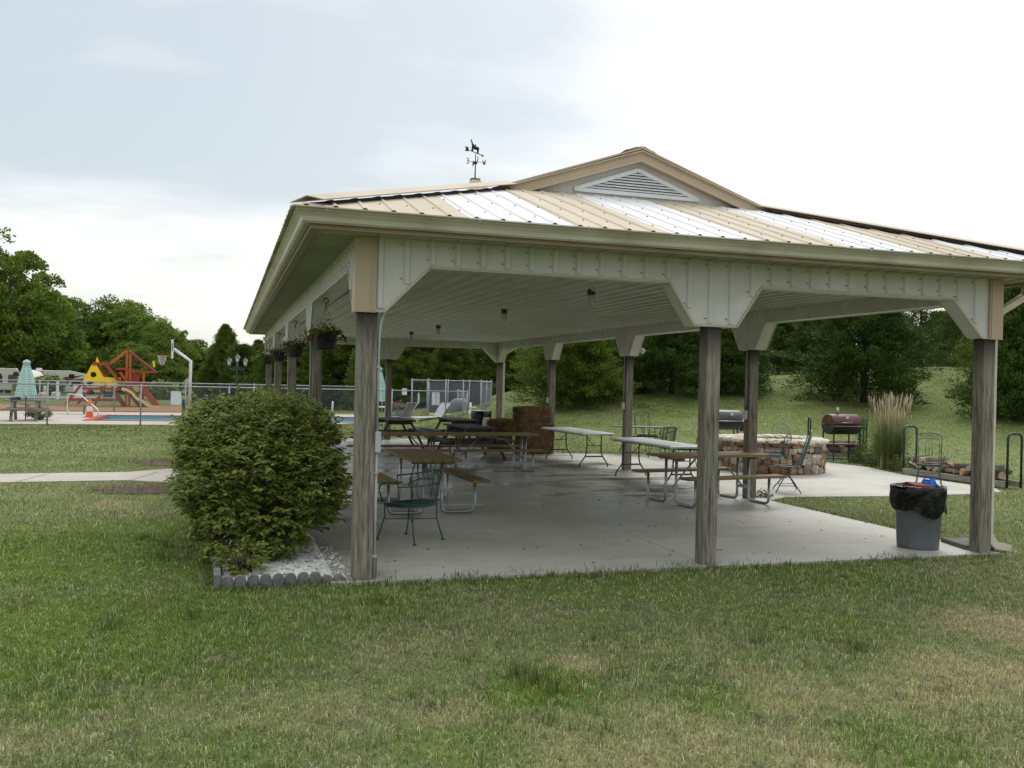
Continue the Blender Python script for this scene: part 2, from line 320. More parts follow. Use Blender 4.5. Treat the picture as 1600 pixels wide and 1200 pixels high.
# ------------------------------------------------------------------ mesh helpers
class MB:
    def __init__(s): s.v = []; s.f = []; s.mi = []; s.sm = []; s.cur = 0
    def add(s, vs, fs, smooth=False):
        o = len(s.v); s.v += [tuple(map(float, q)) for q in vs]
        for f in fs: s.f.append([i + o for i in f]); s.mi.append(s.cur); s.sm.append(smooth)
    def box(s, x0, x1, y0, y1, z0, z1, T=None):
        vs = [(x, y, z) for z in (z0, z1) for x, y in ((x0, y0), (x1, y0), (x1, y1), (x0, y1))]
        if T: vs = [T @ Vector(q) for q in vs]
        s.add(vs, [(0, 3, 2, 1), (4, 5, 6, 7), (0, 1, 5, 4), (1, 2, 6, 5), (2, 3, 7, 6), (3, 0, 4, 7)])
    def bar(s, a, b, w, h, up=(0, 0, 1)):              # rectangular beam from a to b; h along up
        a = Vector(a); b = Vector(b); d = (b - a).normalized(); up = Vector(up)
        sd = d.cross(up)
        if sd.length < 1e-4: sd = d.cross(Vector((0, 1, 0)))
        sd.normalize(); u = sd.cross(d)
        vs = [q + sd*i*w/2 + u*j*h/2 for q in (a, b) for i, j in ((-1, -1), (1, -1), (1, 1), (-1, 1))]
        s.add(vs, [(0, 1, 2, 3), (7, 6, 5, 4), (0, 4, 5, 1), (1, 5, 6, 2), (2, 6, 7, 3), (3, 7, 4, 0)])
    def tube(s, pts, r, n=8, closed=False, cap=True):
        pts = [Vector(q) for q in pts]; k = len(pts)
        rs = r if isinstance(r, (list, tuple)) else [r]*k
        vs = []; prev = None
        for i, q in enumerate(pts):
            if closed: d = pts[(i+1) % k] - pts[i-1]
            else: d = pts[min(i+1, k-1)] - pts[max(i-1, 0)]
            d.normalize()
            if prev is None:
                a = d.orthogonal().normalized()
            else:
                a = prev - d*prev.dot(d)
                a = a.normalized() if a.length > 1e-5 else d.orthogonal().normalized()
            prev = a; b = d.cross(a)
            for j in range(n):
                t = 2*pi*j/n; vs.append(q + (a*cos(t) + b*sin(t))*rs[i])
        fs = []
        for i in range(k if closed else k - 1):
            for j in range(n):
                fs.append((i*n + j, i*n + (j+1) % n, ((i+1) % k)*n + (j+1) % n, ((i+1) % k)*n + j))
        s.add(vs, fs, True)
        if cap and not closed:
            o = len(s.v) - k*n
            for base, rev in ((o, True), (o + (k-1)*n, False)):
                f = list(range(base, base + n)); s.f.append(f[::-1] if rev else f); s.mi.append(s.cur); s.sm.append(False)
    def lathe(s, prof, c=(0, 0, 0), n=20, smooth=True, wob=0.):
        c = Vector(c); vs = []
        for (r, z) in prof:
            for j in range(n):
                t = 2*pi*j/n; q = r*(1 + wob*sin(j*2.7 + z*9)); vs.append(c + Vector((q*cos(t), q*sin(t), z)))
        fs = [(i*n + j, i*n + (j+1) % n, (i+1)*n + (j+1) % n, (i+1)*n + j) for i in range(len(prof)-1) for j in range(n)]
        s.add(vs, fs, smooth)
    def poly(s, pts, ext):                              # extrude a planar polygon by vector ext
        ext = Vector(ext); pts = [Vector(q) for q in pts]; n = len(pts)
        s.add(pts + [q + ext for q in pts], [tuple(range(n))[::-1], tuple(range(n, 2*n))] + [(i, (i+1) % n, n + (i+1) % n, n + i) for i in range(n)])
    def face(s, pts): s.add(pts, [tuple(range(len(pts)))])
    def rock(s, c, sx, sy, sz, rot=0, jit=.16, rg=random):
        vs = []; idx = {}; n = 3
        R = Matrix.Rotation(rot, 3, 'Z')
        fs = []
        def vid(i, j, k):
            key = (i, j, k)
            if key not in idx:
                q = Vector((2*i/n - 1, 2*j/n - 1, 2*k/n - 1)); l = max(q.length, .01)
                q = q.lerp(q/l*1.15, .55)
                q += Vector((rg.uniform(-1, 1), rg.uniform(-1, 1), rg.uniform(-1, 1)))*jit
                q = R @ Vector((q.x*sx, q.y*sy, q.z*sz)); idx[key] = len(vs); vs.append(q + Vector(c))
            return idx[key]
        for a in range(n):
            for b in range(n):
                fs += [(vid(a, b, 0), vid(a, b+1, 0), vid(a+1, b+1, 0), vid(a+1, b, 0)), (vid(a, b, n), vid(a+1, b, n), vid(a+1, b+1, n), vid(a, b+1, n)),
                       (vid(a, 0, b), vid(a+1, 0, b), vid(a+1, 0, b+1), vid(a, 0, b+1)), (vid(a, n, b), vid(a, n, b+1), vid(a+1, n, b+1), vid(a+1, n, b)),
                       (vid(0, a, b), vid(0, a, b+1), vid(0, a+1, b+1), vid(0, a+1, b)), (vid(n, a, b), vid(n, a+1, b), vid(n, a+1, b+1), vid(n, a, b+1))]
        s.add(vs, fs, False)
    def build(s, name, mats, parent=None, bevel=0.):
        me = bpy.data.meshes.new(name); me.from_pydata(s.v, [], s.f)
        for m in (mats if isinstance(mats, (list, tuple)) else [mats]): me.materials.append(M[m] if isinstance(m, str) else m)
        me.polygons.foreach_set('material_index', s.mi); me.polygons.foreach_set('use_smooth', s.sm)
        me.update(); o = bpy.data.objects.new(name, me); COL.objects.link(o); o.parent = parent
        if bevel:
            b = o.modifiers.new('bevel', 'BEVEL'); b.width = bevel; b.segments = 2; b.limit_method = 'ANGLE'
        return o
def fast(name, V, k, mats, parent=None, rnd=None, smooth=False, mi=None):   # V: (faces*k, 3) separate polygons of k corners
    V = np.ascontiguousarray(V, dtype=np.float32); nv = len(V); nf = nv//k
    me = bpy.data.meshes.new(name)
    me.vertices.add(nv); me.vertices.foreach_set('co', V.ravel())
    me.loops.add(nv); me.loops.foreach_set('vertex_index', np.arange(nv, dtype=np.int32))
    me.polygons.add(nf); me.polygons.foreach_set('loop_start', np.arange(0, nv, k, dtype=np.int32))
    for m in (mats if isinstance(mats, (list, tuple)) else [mats]): me.materials.append(M[m])
    if mi is not None: me.polygons.foreach_set('material_index', np.asarray(mi, dtype=np.int32))
    if rnd is not None:
        a = me.attributes.new('rnd', 'FLOAT', 'POINT'); a.data.foreach_set('value', np.repeat(rnd, nv//len(rnd)).astype(np.float32))
    me.update(); me.validate()
    o = bpy.data.objects.new(name, me); COL.objects.link(o); o.parent = parent
    return o
def tag(o, label, cat, group=None, kind=None):
    o['label'] = label; o['category'] = cat
    if group: o['group'] = group
    if kind: o['kind'] = kind
    return o
def struct(o): o['kind'] = 'structure'; return o
def thing(name, label, cat, loc=(0, 0, 0), rz=0, group=None):
    o = bpy.data.objects.new(name, None); COL.objects.link(o); o.location = loc; o.rotation_euler = (0, 0, rz); o.empty_display_size = .2
    return tag(o, label, cat, group)
KIDS = {}
def dup(root, loc, rz=0, label=None, scale=None, group=None):
    def cp(o, par):
        c = o.copy(); COL.objects.link(c); c.parent = par
        for ch in [x for x in bpy.data.objects if x.parent == o]: cp(ch, c)
        return c
    r = cp(root, None); r.location = loc; r.rotation_euler = (0, 0, rz)
    if scale is not None: r.scale = scale if hasattr(scale, '__len__') else (scale,)*3
    if label: r['label'] = label
    if group: r['group'] = group
    return r
def arc(c, r, a0, a1, n, plane='xz'):
    out = []
    for i in range(n + 1):
        t = a0 + (a1 - a0)*i/n; u, v = r*cos(t), r*sin(t)
        out.append((c[0] + u, c[1], c[2] + v) if plane == 'xz' else ((c[0] + u, c[1] + v, c[2]) if plane == 'xy' else (c[0], c[1] + u, c[2] + v)))
    return out
def rounded(pts, r, n=5):                                # fillet the inner corners of a 3D polyline
    pts = [Vector(p) for p in pts]; out = [pts[0]]
    for i in range(1, len(pts) - 1):
        a, b, c = pts[i-1], pts[i], pts[i+1]
        u = (a - b); w = (c - b); rr = min(r, u.length*.49, w.length*.49)
        p0 = b + u.normalized()*rr; p1 = b + w.normalized()*rr
        for k in range(n + 1):
            t = k/n; out.append(p0*(1-t)**2 + b*2*t*(1-t) + p1*t*t)
    return out + [pts[-1]]

# ------------------------------------------------------------------ pavilion
W, LY, BAY, PH = 6.974, 19.076, 4.769, 2.406
FB, SZ, OH, ZE, SL = 2.82, 3.065, .70, 3.20, 1/3.
DT = 2.44                                               # horizontal run of the hips up to the small gables
pav = thing('pavilion', 'long open sided picnic pavilion with tan and white striped metal roof on wooden posts', 'pavilion', (W/2, LY/2, 0))
def P(mb, name, mats, par=None, bevel=0):
    if par is None or par is pav:
        mb.v = [(x - W/2, y - LY/2, z) for x, y, z in mb.v]; par = pav
    else:
        mb.v = [(x - W/2, y - LY/2, z) for x, y, z in mb.v]
    return mb.build(name, mats, par, bevel)
PX = [0, W/2, W]; PYS = [BAY*i for i in range(5)]
posts = [(x, 0) for x in PX] + [(x, LY) for x in PX] + [(x, y) for y in PYS[1:4] for x in (0, W)]
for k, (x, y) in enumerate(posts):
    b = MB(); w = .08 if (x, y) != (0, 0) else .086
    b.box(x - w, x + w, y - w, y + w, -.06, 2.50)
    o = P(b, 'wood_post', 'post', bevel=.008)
def path(length, centres):                               # underside line of the apron with its knee brackets
    pts = []
    for i, c in enumerate(centres):
        if i == 0: pts += [(-.10, PH), (.14, PH), (.55, FB)]
        elif i == len(centres) - 1: pts += [(length - .55, FB), (length - .14, PH), (length + .10, PH)]
        else: pts += [(c - .52, FB), (c - .24, PH), (c + .24, PH), (c + .52, FB)]
    return pts
def bot(pts, x):
    for (a, za), (b, zb) in zip(pts, pts[1:]):
        if a <= x <= b: return za + (zb - za)*(x - a)/max(b - a, 1e-6)
    return PH
def apron(length, centres, conv, out, inset):
    pts = path(length, centres); th = .10
    if inset:
        pts[0] = (.10, PH); pts[-1] = (length - .10, PH)
    b = MB()
    # split in convex slabs so the brackets are true solids
    for (a, za), (c, zc) in zip(pts, pts[1:]):
        if c - a < 1e-4: continue
        q = [conv(a, -th*out, za), conv(c, -th*out, zc), conv(c, -th*out, SZ), conv(a, -th*out, SZ)]
        e = Vector(conv(0, th*out, 0)) - Vector(conv(0, -th*out, 0))
        b.poly(q, e)
    x = pts[0][0] + .2
    while x < pts[-1][0] - .1:
        zb = max(bot(pts, x - .03), bot(pts, x + .03)) + .03
        for s_ in (-1, 1):
            y0 = th*s_
            b.poly([conv(x - .034, y0, zb), conv(x - .018, y0 + .022*s_, zb), conv(x + .018, y0 + .022*s_, zb), conv(x + .034, y0, zb)], Vector((0, 0, SZ - zb)))
            for q in (-.075, .075):                      # the faint flutes between the ribs
                b.poly([conv(x + q - .010, y0, zb + .03), conv(x + q, y0 + .0022*s_, zb + .03), conv(x + q + .010, y0, zb + .03)], Vector((0, 0, SZ - zb - .03)))
        b.cur = 1
        for zz in (zb + .045, SZ - .05):
            p = conv(x - .05, -(th + .003)*out, zz); r = .0055
            b.box(p[0] - r, p[0] + r, p[1] - r, p[1] + r, zz - r, zz + r)
        b.cur = 0; x += .237
    P(b, 'apron_panel', ['white_metal', 'screw'])
    t = MB()
    for (a, za), (c, zc) in zip(pts, pts[1:]):
        d = -(th + .006)*out
        t.bar(conv(a, d, za + .004), conv(c, d, zc + .004), .011, .024)
    P(t, 'apron_trim', 'trim')
apron(W, PX, lambda u, v, z: (u, v, z), 1, False)
apron(W, PX, lambda u, v, z: (u, LY + v, z), -1, False)
apron(LY, PYS, lambda u, v, z: (v, u, z), 1, True)
apron(LY, PYS, lambda u, v, z: (W + v, u, z), -1, True)
for (cx, sx) in ((0, -1), (W, 1)):
    for (cy, sy) in ((0, -1), (LY, 1)):
        b = MB()
        xs = sorted((cx + sx*.128, cx - sx*.055)); ys = sorted((cy + sy*.128, cy + sy*.126))
        b.box(xs[0], xs[1], *sorted((cy + sy*.128, cy + sy*.103)), PH - .012, SZ - .002)
        b.box(*sorted((cx + sx*.128, cx + sx*.103)), *sorted((cy + sy*.102, cy - sy*.055)), PH - .012, SZ - .002)
        b.box(cx - sx*.028 - .008, cx - sx*.028 + .008, *sorted((cy + sy*.136, cy + sy*.1285)), PH, SZ - .004)
        P(b, 'corner_trim', 'tan')
# ceiling and soffit
b = MB(); b.box(.11, W - .11, .11, LY - .11, 3.02, 3.05)
x = .2
while x < W - .15:
    for (dx, w, h) in ((0, .075, .034), (.079, .020, .010), (.158, .020, .010)):
        if x + dx < W - .15: b.poly([(x + dx - w/2, .115, 3.02), (x + dx - w/4, .115, 3.02 - h), (x + dx + w/4, .115, 3.02 - h), (x + dx + w/2, .115, 3.02)], (0, LY - .23, 0))
    x += .237
b.cur = 1
y = .9
while y < LY:
    x = .24
    while x < W - .2:
        b.box(x - .006, x + .006, y - .006, y + .006, 3.012, 3.0195); x += .237
    y += 1.2
P(b, 'ceiling', ['ceiling', 'screw'])
b = MB(); e = OH - .15
for (x0, x1, y0, y1) in ((-e, W + e, -e, -.104), (-e, W + e, LY + .104, LY + e), (-e, -.104, -.104, LY + .104), (W + .104, W + e, -.104, LY + .104)):
    b.box(x0, x1, y0, y1, SZ, SZ + .02)
y = -.05
while y < LY:
    for (x0, x1) in ((-e, -.13), (W + .13, W + e)):
        b.box(x0, x1, y - .012, y + .012, SZ - .010, SZ - .0005); b.box(x0, x1, y + .058, y + .066, SZ - .005, SZ - .0005)
    y += .15
x = -.4
while x < W + .4:
    b.box(x - .012, x + .012, -e, -.13, SZ - .010, SZ - .0005); x += .237
P(b, 'soffit', 'soffit')
def ring(prof, name, m, clip=None):                       # sweep a closed profile (outward, z) round the eaves with mitred corners
    b = MB(); n = len(prof); vs = []
    for (sx, sy) in ((-1, -1), (1, -1), (1, 1), (-1, 1)):
        for (d, z) in prof: vs.append(((0 if sx < 0 else W) + sx*d, (0 if sy < 0 else LY) + sy*d, z))
    fs = [(i*n + j, ((i+1) % 4)*n + j, ((i+1) % 4)*n + (j+1) % n, i*n + (j+1) % n) for i in range(4) for j in range(n)]
    b.add(vs, fs); return P(b, name, m)
E0 = OH - .14
ring([(E0, 3.035), (E0, 3.17), (E0 - .03, 3.17), (E0 - .03, 3.055), (E0 - .07, 3.055), (E0 - .07, 3.035)], 'eave_board', 'eave')
gutter = ring([(E0 + .003, 3.075), (E0 + .055, 3.07), (E0 + .075, 3.085), (E0 + .082, 3.12), (E0 + .105, 3.150), (E0 + .128, 3.165), (E0 + .132, 3.20), (E0 + .115, 3.202), (E0 + .112, 3.19), (E0 + .108, 3.17), (E0 + .06, 3.11), (E0 + .02, 3.09), (E0 + .012, 3.18), (E0 + .003, 3.18)], 'gutter', 'gutter')
for x in [.0 - .45] + [.85 + i*1.0 for i in range(7)]:
    b = MB(); b.box(x - .009, x + .009, -(E0 + .142), -(E0 + .02), 3.196, 3.206); b.box(x - .012, x + .012, -(E0 + .143), -(E0 + .134), 3.165, 3.202)
    P(b, 'gutter_hanger', 'louver')
# roof sheets
def slope(name, org, al, inw, length, dmax, breaks, first=0, wpan=.948, off=0.):
    org = Vector(org); al = Vector(al); inw = Vector(inw); up = Vector((0, 0, 1))
    def pt(u, d, h=0): return org + al*u + inw*d + up*(d*SL + h)
    kk = lambda m: max(m, -1)
    b = MB(); cuts = sorted(set([0, length] + [q for q in breaks] + [off + wpan*i for i in range(40) if 0 < off + wpan*i < length]))
    for a, c in zip(cuts, cuts[1:]):
        k = kk(int(math.floor(((a + c)/2 - off)/wpan))) + first
        b.cur = k % 2
        da, dc = dmax(a + 1e-6), dmax(c - 1e-6)
        q = [pt(a, -.03), pt(c, -.03), pt(c, max(dc, .001)), pt(a, max(da, .001))]
        b.poly(q, (0, 0, -.012))
    u = off - wpan*8 + .06
    while u < length:
        if u > .08 and u < length - .08:
            d = min(dmax(u - .03), dmax(u + .03)); k = kk(int(math.floor((u - off)/wpan))) + first; b.cur = k % 2
            if d > .05:
                sec = ((-.024, 0), (-.010, .013), (.010, .013), (.024, 0))
                q0 = [pt(u + s_, -.032, h) for s_, h in sec]; q1 = [pt(u + s_, d, h) for s_, h in sec]
                b.add(q0 + q1, [(0, 1, 5, 4), (1, 2, 6, 5), (2, 3, 7, 6)])
                b.cur = 2; b.add([q + inw*.004 for q in q0], [(0, 3, 2, 1)])
                for dd in np.arange(.35, d, .62):
                    for s_ in (-.06,):
                        c = pt(u + s_, dd, .004); b.box(c.x - .006, c.x + .006, c.y - .006, c.y + .006, c.z - .004, c.z + .003)
        u += .237
    P(b, name, ['tan_roof', 'white_roof', 'closure'])
HW = W/2 + OH
slope('roof_slope', (-OH, -OH, ZE), (1, 0, 0), (0, 1, 0), W + 2*OH, lambda u: min(u, W + 2*OH - u, DT + .06), [DT, W + 2*OH - DT], 1, off=1.45)
slope('roof_slope', (W + OH, LY + OH, ZE), (-1, 0, 0), (0, -1, 0), W + 2*OH, lambda u: min(u, W + 2*OH - u, DT + .06), [DT, W + 2*OH - DT], 1, off=1.45)
LT = LY + 2*OH
sd = lambda u: u if u < DT - .06 else (LT - u if u > LT - DT + .06 else HW)
slope('roof_slope', (-OH, LY + OH, ZE), (0, -1, 0), (1, 0, 0), LT, sd, [DT - .06, LT - DT + .06], 0, off=.4)
slope('roof_slope', (W + OH, -OH, ZE), (0, 1, 0), (-1, 0, 0), LT, sd, [DT - .06, LT - DT + .06], 0, off=.4)
for sx in (0, 1):
    for sy in (0, 1):
        a = Vector((-OH if not sx else W + OH, -OH if not sy else LY + OH, ZE)); d = Vector((1 if not sx else -1, 1 if not sy else -1, SL))
        c = MB(); c.bar(a + d*.2 + Vector((0, 0, -.026)), a + d*DT + Vector((0, 0, -.026)), .27, .05); P(c, 'closure_strip', 'closure')
        c = MB(); A0 = a + d*.10 + Vector((0, 0, .055)); A1 = a + d*(DT + .10) + Vector((0, 0, .070))
        sdv = Vector((d.y, -d.x, 0)).normalized()
        for s_ in (-1, 1):
            c.poly([A0, A1, A1 + sdv*s_*.175 + Vector((0, 0, -.045)), A0 + sdv*s_*.175 + Vector((0, 0, -.045))], (0, 0, .008))
        P(c, 'hip_cap', 'tan_roof')
# the two small gables
ZB = ZE + DT*SL
for s_, yb in ((1, -OH + DT), (-1, LY + OH - DT)):
    zp = ZE + HW*SL
    b = MB(); b.poly([(-OH + DT - .1, yb + .08*s_, ZB - .02), (W + OH - DT + .1, yb + .08*s_, ZB - .02), (W/2, yb + .08*s_, zp - .02)], (0, .02*s_, 0))
    P(b, 'gable_wall', 'white_metal')
    b = MB()
    for sx in (-1, 1):
        x0 = W/2 + sx*(HW - DT + .10)
        a = Vector((x0, yb - .02*s_, ZB - .035 + .0)); c = Vector((W/2, yb - .02*s_, zp + .02))
        b.poly([a, c, c + Vector((0, 0, -.145)), a + Vector((-sx*.30, 0, -.018))], (0, .10*s_, 0))
        b.poly([a + Vector((-sx*.30, -.003*s_, -.012)), c + Vector((0, -.003*s_, -.122)), c + Vector((0, -.003*s_, -.147)), a + Vector((-sx*.34, -.003*s_, -.018))], (0, -.012*s_, 0))
        b.bar(a + Vector((0, .04*s_, .012)), c + Vector((0, .04*s_, .012)), .13, .02)
    P(b, 'rake_board', 'tan')
    c = MB(); zz = zp + .05
    c.poly([(W/2 - .20, yb - .0*s_, zz - .05), (W/2 - .06, yb, zz + .0), (W/2 + .05, yb, zz + .012), (W/2 + .21, yb, zz - .055), (W/2, yb, zz - .045)], (0, .22*s_, 0))
    P(c, 'ridge_end_cap', 'ridge_brown')
    c = MB(); lx, lb, la = .82, ZB + .075, ZB + .075 + .295; yl = yb + .08*s_
    c.poly([(W/2 - lx*.93, yl, lb + .006), (W/2 + lx*.93, yl, lb + .006), (W/2, yl, la - .01)], (0, -.006*s_, 0)); c.cur = 1
    tri = [Vector((W/2 - lx, yl - .012*s_, lb)), Vector((W/2 + lx, yl - .012*s_, lb)), Vector((W/2, yl - .012*s_, la))]
    for i in range(3): o_ = Vector((0, -.003*i*s_, 0)); c.bar(tri[i] + o_, tri[(i+1) % 3] + o_, .03, .046)
    for k in range(7):
        z = lb + .036 + k*.033; hw = lx*(la - z)/(la - lb) - .03
        if hw > .03: c.poly([(W/2 - hw, yl - .008*s_, z + .016), (W/2 + hw, yl - .008*s_, z + .016), (W/2 + hw, yl - .026*s_, z - .004), (W/2 - hw, yl - .026*s_, z - .004)], (0, 0, .006))
    P(c, 'louver_vent', ['closure', 'louver'])
b = MB()
for sx in (-1, 1):
    a = Vector((W/2, -OH + DT - .02, ZE + HW*SL + .05)); q = Vector((W/2, LY + OH - DT + .02, ZE + HW*SL + .05)); o_ = Vector((sx*.17, 0, -.05))
    b.poly([a, q, q + o_, a + o_], (0, 0, .008))
P(b, 'ridge_cap', 'tan_roof')
cx, cy = W/2, 9.45; CU = .13
b = MB(); b.box(cx - .36, cx + .36, cy - .36, cy + .36, 4.3, 5.36 + CU)
for z in np.arange(4.85, 5.3, .055):
    for s_ in (-1, 1): b.box(cx - .27, cx + .27, cy + s_*.375 - .012, cy + s_*.375 + .012, z, z + .03); b.box(cx + s_*.375 - .012, cx + s_*.375 + .012, cy - .27, cy + .27, z, z + .03)
cup = P(b, 'cupola', 'louver')
b = MB(); lv = [(q_, z_ + CU) for q_, z_ in [(.47, 5.33), (.47, 5.36), (.27, 5.45), (.14, 5.60), (.075, 5.705)]]
vs = [(cx + sx*r, cy + sy*r, z) for r, z in lv for sx, sy in ((-1, -1), (1, -1), (1, 1), (-1, 1))]
b.add(vs, [(i*4 + j, i*4 + (j+1) % 4, i*4 + 4 + (j+1) % 4, i*4 + 4 + j) for i in range(4) for j in range(4)] + [(0, 3, 2, 1)])
P(b, 'cupola_roof', 'tan', cup)
b = MB(); b.box(cx - .09, cx + .09, cy - .09, cy + .09, 5.706 + CU, 5.72 + CU); P(b, 'cupola_top', 'ridge_brown', cup)

# weather vane
wv = thing('weather_vane', 'black weather vane with letter arms and animal figure on the roof cupola', 'weather vane', (cx, cy, 5.72 + CU))
b = MB(); b.tube([(0, 0, -.01), (0, 0, .31), (0, 0, .51)], [.014, .011, .008], 8); b.box(-.03, .03, -.03, .03, .30, .335); b.build('rod', 'closure', wv)
b = MB(); b.tube([(-.15, 0, .345), (.15, 0, .345)], .004, 6); b.tube([(0, -.15, .345), (0, .15, .345)], .004, 6); b.build('compass_arms', 'closure', wv)
def stroke(name, segs, yaxis=False):
    b = MB()
    for a, c in segs:
        A = Vector((a[0], 0, a[1])); C_ = Vector((c[0], 0, c[1]))
        if yaxis: A = Vector((0, a[0], a[1])); C_ = Vector((0, c[0], c[1]))
        b.bar(A, C_, .012, .012)
    b.build(name, 'closure', wv)
stroke('letter_e', [((-.145, .30), (-.145, .40)), ((-.145, .40), (-.19, .40)), ((-.145, .35), (-.175, .35)), ((-.145, .30), (-.19, .30))])
stroke('letter_w', [((.15, .40), (.167, .30)), ((.167, .30), (.182, .37)), ((.182, .37), (.197, .30)), ((.197, .30), (.214, .40))])
stroke('letter_n', [((.16, .30), (.16, .40)), ((.16, .40), (.20, .30)), ((.20, .30), (.20, .40))], True)
stroke('letter_s', [((-.20, .40), (-.16, .40)), ((-.20, .40), (-.20, .35)), ((-.20, .35), (-.16, .35)), ((-.16, .35), (-.16, .30)), ((-.16, .30), (-.20, .30))], True)
b = MB(); u = Vector((.93, .30, -.02)).normalized(); O = Vector((0, 0, .525)); th = Vector((-.3, .93, 0))*.008
def pv(a, z): return O + u*a + Vector((0, 0, z))
b.bar(pv(-.19, .03), pv(.19, -.03), .01, .012)
b.poly([pv(-.25, .09), pv(-.22, .08), pv(-.17, .085), pv(-.165, .0), pv(-.20, .0), pv(-.25, -.01), pv(-.225, .04)], th)
b.poly([pv(.15, .0), pv(.21, -.035), pv(.14, -.05)], th)
b.build('arrow', 'closure', wv)
b = MB()
b.poly([pv(-.07, .08), pv(-.02, .06), pv(.05, .055), (pv(.07, .12)), pv(.03, .13), pv(-.02, .12), pv(-.05, .17), pv(-.09, .13)], th)
b.poly([pv(-.10, .01), pv(-.055, .01), pv(-.05, .12), pv(-.09, .12)], th); b.poly([pv(.03, -.01), pv(.07, -.02), pv(.085, .12), pv(.04, .12)], th)
b.poly([pv(-.12, .25), pv(-.10, .25), pv(-.05, .14), pv(-.08, .11)], th); b.poly([pv(-.03, .11), pv(0, .11), pv(.01, .155), pv(-.02, .175)], th)
b.build('figure', 'closure', wv)

# downspouts, conduit, boxes
def downspout(x, y, sx):
    b = MB(); w, d = .10, .075; X = x + sx*.125
    top = [(x + sx*(E0 + .06), y + .02, 3.08), (x + sx*(E0 + .05), y + .02, 2.93), (X + sx*.10, y + .02, 2.72), (X, y + .02, 2.60)]
    for a, c in zip(top, top[1:]): b.bar(a, c, d, w, (0, 1, 0))
    b.bar((X, y + .02, 2.62), (X, y + .02, .20), w, d, (1, 0, 0))
    sp = P(b, 'downspout', 'cream_steel', bevel=.008)
    e = MB(); pts = [Vector((X + sx*.16*(1 - cos(t)), y + .02, .21 - .16*sin(t))) for t in np.linspace(0, 1.25, 9)] + [Vector((X + sx*.30, y + .02, .025))]
    for i, (a, c) in enumerate(zip(pts, pts[1:])): e.bar(a, c, w + (.008 if i % 2 else 0), d + (.008 if i % 2 else 0), (0, 1, 0) if False else (0, 0, 1) if i > 5 else (1, 0, 0))
    e.v = [(a - W/2, c - LY/2, z) for a, c, z in e.v]; e.build('elbow', 'cream_steel', sp)
downspout(W, 0, 1); downspout(W, LY, 1)
b = MB(); b.tube(rounded([(.20, -.02, 2.50), (.115, -.045, 2.32), (.105, -.05, 2.0), (.105, -.05, 1.32)], .1) , .014, 8); b.tube([(.105, -.05, 1.16), (.105, -.05, .03)], .014, 8)
for z in (1.9, .95, .2): b.box(.082, .125, -.075, -.025, z, z + .02)
P(b, 'conduit', 'pvc')
b = MB(); b.box(.087, .14, -.085, .035, 1.14, 1.33); P(b, 'outlet_box', 'pvc', bevel=.006)
for (x, y) in ((W, BAY), (W, 2*BAY), (W, 3*BAY)):
    b = MB(); b.tube([(x - .095, y, 2.4), (x - .095, y, 1.5)], .012, 6); P(b, 'conduit', 'pvc')
    b = MB(); b.box(x - .125, x - .082, y - .04, y + .04, 1.28, 1.42); P(b, 'outlet_box', 'louver', bevel=.004)
b = MB(); b.tube([(.0, LY - .15, 2.45), (.55, LY - .14, 2.25)], .008, 6); P(b, 'stay_rod', 'louver')

# jar lights on the ceiling
def light(x, y, label):
    t = thing('ceiling_light', label, 'ceiling light', (x, y, 3.0), group='jar lights along the pavilion ceiling')
    b = MB(); b.lathe([(.0, .02), (.05, .02), (.055, -.03), (.048, -.055), (.0, -.056)], n=16); b.build('lamp_base', 'grill_grey', t)
    b = MB(); b.lathe([(.036, -.056), (.045, -.08), (.046, -.15), (.035, -.185), (.0, -.19)], n=16); b.build('glass_jar', 'lamp_glass', t)
for (px, py, lab) in ((924, 452, 'glass jar ceiling light nearest the middle front post'), (788, 483, 'glass jar ceiling light second back in the ceiling row'), (685, 508, 'small jar ceiling light third back in the ceiling row'), (643, 518, 'farthest and smallest jar ceiling light, over the dark tables')):
    q = G(px, py, 3.02); light(q.x, q.y, lab)
t = thing('flood_light', 'small white flood light fixed on the outside of a right side bracket', 'flood light', (W + .14, 2*BAY - .1, 2.62))
b = MB(); b.lathe([(0, 0), (.05, 0), (.055, .02), (0, .03)], n=12); b.tube([(.0, 0, 0), (.05, 0, -.04)], .012, 6); b.build('mount', 'white_plastic', t)
b = MB(); b.tube([(.04, -.02, -.03), (.10, -.05, -.10), (.13, -.07, -.13)], [.03, .055, .06], 12); b.build('lamp_head', 'white_plastic', t)

# ------------------------------------------------------------------ the setting: ground, slab, paths
def grid(us, ds):
    V = []; F = []
    for d in ds:
        for u in us:
            p = CAM[:2] + RV*u*max(1, abs(d)/30.) + FV*d
            V.append((p[0], p[1], 0))
    V = np.array(V); V[:, 2] = terrain(V[:, 0], V[:, 1])
    n = len(us)
    F = [(j*n + i, j*n + i + 1, (j+1)*n + i + 1, (j+1)*n + i) for j in range(len(ds) - 1) for i in range(n - 1)]
    me = bpy.data.meshes.new('lawn'); me.from_pydata(V.tolist(), [], F); me.materials.append(M['ground'])
    me.polygons.foreach_set('use_smooth', [True]*len(F)); me.update()
    o = bpy.data.objects.new('lawn', me); COL.objects.link(o); return struct(o)
grid(np.concatenate([[-400, -200, -100, -60], np.arange(-40, 60.1, 1.0), [80, 120, 220, 400]]), np.concatenate([[-60, -30, -10], np.arange(0, 80, .8), np.arange(80, 200, 8), [250, 350, 600]]))
def sheet(name, pts, m, z1=0., z0=-.2):
    b = MB(); b.poly([(x, y, z0) for x, y in pts], (0, 0, z1 - z0)); return struct(b.build(name, m))
SLAB = [(-.28, -.13), (7.14, -.13), (7.14, LY + .4), (-.28, LY + .4)]
